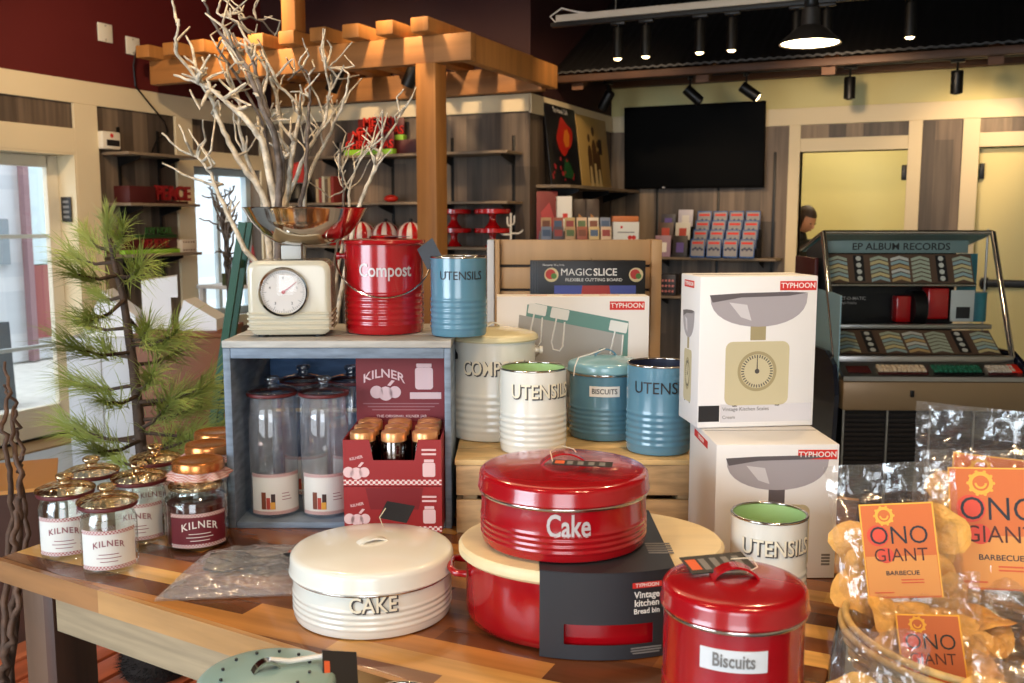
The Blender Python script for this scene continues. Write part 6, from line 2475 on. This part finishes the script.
B().box(-.29, -.03, .05, .43, 0, .0495).done('plinth', m_black, cab2)
B().box(-.30, -.165, .012, .0195, .09, 1.04, .003).done('door', m_wcab, cab2)
B().box(-.155, -.02, .012, .0195, .09, 1.04, .003).done('door', m_wcab, cab2)
m_foam = mat('white paper board', (240, 240, 242), .6)


def block(px, h, pts, d, label, name='white_paper_shape', rz=YAW):
    p = col(px, h, 0)
    zz = 1.1005 if px > 150 else 1.0805
    b = B()
    b.plate(pts, d, front(0, 0, d))
    o = b.done(name, m_foam, None, (p.x, p.y, zz), rz, smooth=False)
    tag(o, label, 'paper shape', 'white paper shapes on the cabinets')
    return o


block(150, 4.20, [(-.22, .0), (-.01, .0), (-.01, .09), (-.10, .16), (-.14, .20), (-.23, .03)], .16, 'white folded paper wedge with sloping roof, behind the pine top', rz=YAW + R(6)).location.z = 1.0805
block(172, 4.30, [(-.075, 0), (.045, 0), (.045, .14), (.075, .14), (.075, .235), (-.075, .215)], .12, 'tallest white paper block, stepped at the top, on the brown cabinet', rz=YAW + R(18))
block(206, 4.24, [(-.075, 0), (.09, 0), (.09, .05), (-.05, .135), (-.075, .06)], .16, 'low white paper wedge sloping down at the end of the brown cabinet')

# pink bottle brush trees and patterned boxes on a window sill stand
st = thing('window_side_stand', 'low white stand under the window with small ornaments', 'stand', (XL + .26, 6.62, 0), 0)
B().box(-.2, .2, -.42, .42, 1.02, 1.05, .003).done('top', m_wcab, st)
for x in (-.17, .17):
    for y in (-.38, .38):
        B().box(x - .02, x + .02, y - .02, y + .02, 0, 1.0195).done('leg', m_wcab, st)
m_pinkb = mat('pink bristle', (206, 70, 84), .7)


def brush_tree(loc, h, label):
    t_ = thing('bottle_brush_tree', label, 'ornament tree', loc, 0, 'pink bottle brush trees')
    b = B()
    rnd = random.Random(int(h * 1000))
    for k in range(900):
        f = rnd.random() ** .8
        a = rnd.uniform(0, 2 * PI)
        r_ = h * .22 * (1 - f) + .006
        z = .03 + (h - .03) * f
        c = Vector((0, 0, z))
        e_ = Vector((r_ * math.cos(a), r_ * math.sin(a), z - .012))
        s_ = Vector((-math.sin(a), math.cos(a), 0)) * .004
        b._new([c + s_, c - s_, e_], [(0, 1, 2)])
    b.done('bristle', m_pinkb, t_, smooth=False)
    B().lathe([(0, 0), (.03, 0), (.03, .012), (.006, .016), (.005, h), (0, h)], 12).done('stem', mat('brown stem', (90, 58, 36), .6), t_)


brush_tree((XL + .33, 6.60, 1.0505), .33, 'taller pink bottle brush tree on the stand by the window')
brush_tree((XL + .30, 6.40, 1.0505), .24, 'shorter pink bottle brush tree on the stand by the window')
o = B().box(-.07, .07, -.07, .07, 0, .10, .003).done('patterned_box', mat('green patterned box', (60, 70, 40), .6, var=.8, vscale=30), None, (XL + .38, 6.30, 1.0505))
tag(o, 'small dark green patterned box beside the pink trees', 'box')
# dark green folded sign stand
gs = col(187, 3.75, 0)
gst = thing('green_stand', 'slim dark green folding stand leaning behind the scale', 'stand', (gs.x, gs.y, 0), YAW)
m_dgreen = mat('dark green paint', (24, 84, 58), .45)
for s_ in (-1, 1):
    b = B()
    b.plate([(-.014, 0), (.014, 0), (.014, 1.60), (-.014, 1.60)], .02, Matrix.Rotation(R(10.5), 4, 'Y') @ Matrix.Translation((0, s_ * .0, 0)) @ front(0, 0, 0) @ Matrix.Translation((0, 0, s_ * .045 - .01)))
    b.done('rail', m_dgreen, gst, smooth=False)
for z in (.4, .9, 1.4):
    B().box(-.012 + z * .184, .012 + z * .184, -.045, .045, z, z + .03).done('rung', m_dgreen, gst)
b = B()

# ------------------------------------------------------------------ pine sapling
m_bark = mat('pine bark', (70, 52, 38), .8, var=.3, vscale=30, bump=.6, bscale=60)
m_need = mat('pine needles', (138, 146, 66), .5, var=.35, vscale=5)
PH = 2.80
pz = Vector((0, 0, 0))
base = col(160, PH, 0)
pine = thing('pine_sapling', 'young long-needled pine standing between the table and the glazed door', 'tree', (base.x, base.y, .2205))
BI = Vector((base.x, base.y, .2205))
trunk = [col(160, PH, .30), col(150, PH, .62)] + [pyz(x, y, PH) for x, y in ((143, 470), (138, 410), (134, 370), (128, 330), (123, 296), (116, 270), (111, 245), (108, 234))]
n_ = len(trunk)
B().tube([p - BI for p in trunk], [.021 - .016 * k / (n_ - 1) for k in range(n_)], 10).done('trunk', m_bark, pine, ang=80)
b = B().lathe([(0, 0), (.09, 0), (.10, .03), (.09, .10), (.05, .13), (0, .135)], 28)
rr_ = random.Random(5)
for k in range(1600):
    a, f = rr_.uniform(0, 2 * PI), rr_.random()
    c = Vector((.095 * math.cos(a) * (1 - .5 * f * f), .095 * math.sin(a) * (1 - .5 * f * f), .02 + .11 * f))
    e_ = c + Vector((math.cos(a), math.sin(a), .6 * f - .1)) * rr_.uniform(.015, .035)
    t_ = Vector((-math.sin(a), math.cos(a), 0)) * .0025
    b._new([c + t_, c - t_, e_], [(0, 1, 2)])
b.done('bristly_root_ball', mat('dark bristle', (34, 26, 22), .9), pine, smooth=False)
rnd = random.Random(3)


def tuft(b, c, d, n, L, spread):
    d = d.normalized()
    for k in range(n):
        v = Vector((rnd.gauss(0, 1), rnd.gauss(0, 1), rnd.gauss(0, 1))).normalized()
        u = (d * (1 + rnd.random() * .4) + v * spread).normalized()
        l = L * rnd.uniform(.7, 1.1)
        s_ = u.orthogonal().normalized() * .0011
        o_ = c + d * rnd.uniform(-.07, .03)
        m1 = o_ + u * l * .55 + Vector((0, 0, -.004))
        e_ = o_ + u * l + Vector((0, 0, -.022 * l / .12))
        b._new([o_ + s_, o_ - s_, m1 - s_ * .8, m1 + s_ * .8, e_], [(0, 1, 2, 3), (3, 2, 4)])


br_spec = [((109, 235), (108, 224), 0, .075), ((112, 250), (122, 232), -.1, .09), ((112, 250), (88, 238), .1, .12), ((114, 262), (76, 258), .05, .12), ((118, 275), (78, 275), -.12, .12), ((119, 277), (140, 268), -.15, .15),
           ((124, 296), (98, 296), .15, .12), ((124, 300), (92, 320), -.15, .13), ((128, 328), (84, 324), .1, .14), ((130, 345), (172, 336), -.1, .15), ((132, 352), (78, 350), -.1, .14), ((134, 358), (104, 346), .2, .12),
           ((134, 365), (176, 352), .15, .14), ((135, 385), (84, 386), .0, .13), ((136, 390), (152, 376), -.2, .12), ((137, 396), (106, 402), -.18, .12), ((138, 405), (178, 395), .12, .15), ((138, 420), (196, 408), .0, .15), ((138, 430), (168, 405), -.15, .14), ((140, 436), (90, 436), .1, .14),
           ((141, 440), (98, 452), -.15, .13), ((142, 448), (190, 440), -.1, .15), ((142, 455), (176, 436), .18, .14), ((143, 462), (116, 460), .15, .12), ((143, 465), (206, 452), .1, .13), ((134, 340), (148, 330), -.2, .12), ((130, 320), (156, 345), .1, .12), ((138, 402), (204, 388), -.1, .14), ((140, 432), (212, 432), .0, .14), ((142, 452), (165, 462), .18, .13), ((141, 442), (72, 428), .05, .13)]
for (bx, by), (tx, ty), dh, L in br_spec:
    p0_ = pyz(bx, by, PH) - BI
    p1_ = pyz(tx, ty, PH + dh * 1.6) - BI
    mid = (p0_ + p1_) / 2 + Vector((0, 0, -.012))
    brn = B().tube([p0_, mid, p1_], [.0065, .005, .003], 6).done('branch', m_bark, pine, ang=80)
    b = B()
    d = (p1_ - mid)
    d = d + Vector((0, 0, .25 * d.length))
    tuft(b, p1_, d, 80, L * 1.1, .58)
    tuft(b, mid.lerp(p1_, .5), d, 45, L * 1.05, .75)
    tuft(b, mid, d, 12, L * .9, .9)
    b.done('needles', m_need, brn, smooth=False)

# ------------------------------------------------------------------ birch branches behind the scale
m_birch = mat('pale birch bark', (202, 188, 166), .7, var=.42, vscale=40, bump=.5, bscale=90)
m_birchd = mat('dark birch bark', (104, 92, 84), .7, var=.6, vscale=30, bump=.5, bscale=90)
BHh = 2.96
bpot = col(293, BHh, 0)
bpt = thing('branch_planter', 'tall grey planter behind the crate holding the birch branches', 'planter', (bpot.x, bpot.y, 0))
B().lathe([(0, 0), (.10, 0), (.125, .60), (.13, .62), (.115, .62), (.10, .5), (0, .5)], 32).done('planter', mat('grey planter', (90, 88, 86), .6), bpt)


def jitter_line(pts, n, amp, rnd):
    out = []
    for a, c in zip(pts, pts[1:]):
        for k in range(n):
            f = k / n
            p = a.lerp(c, f)
            if out:
                p = p + Vector((rnd.uniform(-amp, amp), rnd.uniform(-amp, amp), rnd.uniform(-amp, amp)))
            out.append(p)
    out.append(pts[-1])
    return out


BRN = [
    ('pale', [(267, 203), (255, 182), (240, 163), (229, 142), (219, 120), (212, 100), (198, 79), (177, 55), (176, 40), (179, 19)], .016, -.02, [(198, 79, 193, 50, 186, 36)], 'long pale birch branch whose tip rises alone nearest the white wall plates'),
    ('pale', [(262, 196), (247, 158), (239, 126), (240, 105), (228, 81), (226, 72)], .012, .06, [(247, 157, 236, 140, 233, 118), (240, 105, 236, 92, 228, 70)], 'pale birch branch forking low beside the window, short blunt tip'),
    ('pale', [(276, 205), (262, 140), (245, 118), (232, 107), (214, 92), (198, 83), (174, 75)], .018, -.08, [(214, 92, 200, 80, 182, 74), (207, 96, 200, 110, 190, 90)], 'thick pale birch branch leaning hard toward the glazed door'),
    ('dark', [(278, 205), (280, 174), (274, 134), (263, 110), (256, 90), (247, 68), (234, 48), (221, 35), (211, 18), (202, -4)], .016, -.12, [(247, 68, 236, 62, 222, 40), (234, 48, 226, 30, 205, 13)], 'dark stemmed birch branch reaching the top of the picture'),
    ('pale', [(284, 208), (283, 160), (272, 130), (263, 97), (253, 77), (240, 61), (226, 42), (223, 24), (230, -4)], .014, .1, [(240, 61, 238, 46, 229, 30), (263, 97, 250, 85, 240, 66)], 'pale birch branch with straight thin tip crossing the others at the top'),
    ('dark', [(281, 208), (283, 160), (262, 95), (252, 60), (249, 44)], .017, .02, [(262, 95, 268, 80, 266, 60)], 'thickest dark birch branch in the middle of the bundle'),
    ('pale', [(283, 205), (281, 130), (277, 97), (266, 68), (248, 42), (237, 22), (217, 13)], .012, .14, [(266, 68, 258, 56, 246, 50)], 'pale birch branch bending over near its tip, in the middle of the bundle'),
    ('dark', [(278, 200), (262, 120), (240, 82), (217, 47), (234, 24), (250, 16), (263, 22), (275, 35)], .009, .18, [(250, 17, 262, 20, 272, 16)], 'thin birch twig curling over in a hook at the top'),
    ('pale', [(284, 208), (288, 190), (291, 166), (294, 142), (300, 115), (299, 105), (280, 87), (270, 77)], .015, -.04, [(291, 143, 280, 125, 276, 105), (300, 116, 304, 100, 300, 85)], 'pale birch branch rising straight behind the bowl then bending back'),
    ('pale', [(286, 203), (302, 163), (314, 139), (326, 118), (330, 90), (326, 68), (325, 56)], .012, .04, [(326, 118, 318, 98, 301, 68), (314, 139, 330, 120, 345, 95)], 'pale birch branch with upright tip before the timber beam'),
    ('dark', [(299, 208), (306, 180), (307, 150), (309, 115), (310, 97), (309, 74), (302, 68), (288, 80)], .011, -.06, [(309, 95, 300, 92, 290, 92)], 'dark birch branch with twig bent down before the timber beam'),
    ('pale', [(304, 190), (316, 158), (326, 142), (334, 123), (341, 110), (347, 90), (349, 74), (341, 69), (329, 68)], .010, .08, [(334, 123, 338, 112, 337, 100), (341, 110, 350, 92, 362, 78)], 'pale birch branch hooking back over before the pergola spotlight'),
    ('pale', [(357, 212), (367, 186), (375, 165), (383, 142), (396, 123), (404, 108)], .011, .0, [(371, 176, 382, 160, 391, 150), (375, 165, 380, 150, 383, 138)], 'pale birch branch leaning toward the pergola post, below the letter signs'),
    ('pale', [(349, 212), (349, 190), (355, 170), (366, 152), (383, 137)], .008, .08, [(349, 190, 362, 178, 370, 160)], 'thin pale birch twig arching in front of the letter signs'),
    ('dark', [(343, 212), (344, 190), (340, 165), (341, 143)], .008, .1, [(344, 195, 330, 197, 306, 180)], 'short dark birch twig standing upright below the letter signs'),
    ('pale', [(262, 268), (244, 249), (234, 227), (220, 197), (211, 174), (198, 157), (179, 149), (162, 133)], .013, -.1, [(194, 153, 186, 140, 179, 125), (216, 192, 193, 179, 162, 163), (199, 158, 205, 140, 203, 120), (206, 168, 212, 150, 215, 118)], 'lowest pale birch branch spreading across the door wall shelves'),
]
rnd = random.Random(11)
for kind, pts, rad, dh, twigs, lbl in BRN:
    m_ = m_birch if kind == 'pale' else m_birchd
    n_ = len(pts)
    P = [pyz(x, y, BHh + dh + .10 * math.sin(i * .6 + dh * 20) * (i / n_)) for i, (x, y) in enumerate(pts)]
    foot = bpot + Vector((rnd.uniform(-.06, .06), rnd.uniform(-.06, .06), .55))
    P = [foot, foot.lerp(P[0], .5) + Vector((0, 0, .02))] + P
    L_ = jitter_line(P, 4, .0022, rnd)
    nl = len(L_)
    org = bpot + Vector((0, 0, .52))
    b = B()
    b.tube([p - org for p in L_], [max(.003, rad * .80 * (1 - .78 * k / nl)) for k in range(nl)], 7)
    o = b.done('birch_branch', m_, None, org, ang=80)
    tag(o, lbl, 'branch', 'birch branches behind the scale')
    allt = list(twigs)
    # a few small side twigs
    for k in range(9):
        i = rnd.randrange(max(1, n_ // 4), n_)
        x, y = pts[i]
        allt.append((x, y, x + rnd.uniform(-8, 8), y - rnd.uniform(5, 14), x + rnd.uniform(-16, 16), y - rnd.uniform(14, 30)))
    for tw in allt:
        q_ = [pyz(tw[0], tw[1], BHh + dh + .06), pyz(tw[2], tw[3], BHh + dh + rnd.uniform(-.02, .1)), pyz(tw[4], tw[5], BHh + dh + rnd.uniform(-.05, .12))]
        # start on the stem itself
        q_[0] = min(L_, key=lambda s_: (s_ - q_[0]).length)
        T_ = jitter_line(q_, 3, .0022, rnd)
        B().tube([p - org for p in T_], [max(.002, rad * .36 * (1 - .6 * k / len(T_))) for k in range(len(T_))], 6).done('twig', m_birch, o, ang=80)

# bare dark tree by the window
dt0 = col(229, 5.2, 0)
dtr = thing('bare_twig_tree', 'small bare dark twig tree standing before the window', 'tree', (dt0.x, dt0.y, 0))
D0v = Vector((dt0.x, dt0.y, 0))
B().lathe([(0, 0), (.14, 0), (.17, .35), (.16, .35), (.14, .3), (0, .3)], 24).done('pot', mat('dark pot', (44, 40, 38), .5), dtr)
stem_ = [col(231, 5.2, .3)] + [pyz(x, y, 5.2) for x, y in ((231, 330), (230, 290), (227, 265), (226, 240), (224, 215))]
B().tube([p - D0v for p in stem_], [.022, .02, .017, .014, .011, .007], 8).done('trunk', m_bark, dtr, ang=80)
for k in range(26):
    a0_ = rnd.uniform(0, 1)
    s0 = stem_[2 + int(a0_ * 3.9) if 2 + int(a0_ * 3.9) < len(stem_) else -1]
    e_ = pyz(rnd.uniform(196, 246), rnd.uniform(165, 265), 5.2 + rnd.uniform(-.3, .3))
    if e_.z < s0.z:
        e_.z = s0.z + .15
    md = s0.lerp(e_, .5) + Vector((rnd.uniform(-.04, .04), 0, .03))
    T_ = jitter_line([s0, md, e_], 4, .012, rnd)
    B().tube([p - D0v for p in T_], [max(.003, .008 * (1 - .7 * i / len(T_))) for i in range(len(T_))], 5).done('twig', m_birchd, dtr, ang=80)
for k, (px, py) in enumerate(((238, 318), (232, 328), (246, 322))):
    p = pyz(px, py, 4.6)
# curly dark twigs at the picture edge
ctw = [('curly dark twig reaching highest at the table end', [(4, 683), (6, 600), (12, 520), (8, 470), (3, 430), (9, 395), (5, 362)]), ('curly dark twig bowed away from the table end', [(12, 683), (14, 600), (20, 520), (22, 480), (12, 430), (16, 405), (4, 385)]),
       ('curly dark twig with a dangling tip near the cardboard box', [(8, 683), (16, 590), (14, 540), (18, 500), (22, 470), (20, 440), (16, 410)]), ('curly dark twig lowest beside the table leg', [(3, 683), (10, 640), (17, 600), (26, 540), (24, 500), (20, 470), (23, 455)])]
cb0 = col(8, 2.05, 0)
vs0 = thing('twig_vase', 'tall dark floor vase beyond the table end holding curly twigs', 'vase', (cb0.x - .05, cb0.y, 0))
B().lathe([(0, 0), (.08, 0), (.10, .2), (.07, .42), (.08, .45), (.072, .45), (.06, .4), (0, .35)], 28).done('vase', mat('dark vase', (50, 40, 34), .4), vs0)
for i, (lbl, pts) in enumerate(ctw):
    P = [pyz(x, y, 2.05 + .05 * math.sin(k * 1.3 + i)) for k, (x, y) in enumerate(pts)]
    foot = Vector((cb0.x - .05, cb0.y, .38)) + Vector((.02 * (i - 1.5), .015 * i - .02, 0))
    L_ = jitter_line([foot] + P, 6, .006, rnd)
    o = B().tube([p - foot for p in L_], [max(.003, .010 * (1 - .7 * k / len(L_))) for k in range(len(L_))], 6).done('curly_twig', mat('dark twig bark', (92, 64, 46), .7, var=.4, vscale=40), None, foot, ang=80)
    tag(o, lbl, 'twig', 'curly dark twigs')
# tan topped box by the door
cbx = col(12, 3.05, 0)
cx = thing('cardboard_box', 'open brown cardboard box with tan flap on the floor near the door', 'box', (cbx.x, cbx.y, 0), YAW + R(24))
m_kraft = mat('tan cardboard', (206, 142, 70), .6)
m_kraftd = mat('dark brown cardboard', (72, 40, 26), .6)
B().box(-.32, .16, 0, .4, 0, .70, .004).done('body', m_kraftd, cx)
b = B()
b.plate([(-.33, -.01), (.17, -.01), (.17, .41), (-.33, .41)], .012, Matrix.Translation((0, 0, .701)))
b.done('tan_top', m_kraft, cx, smooth=False)
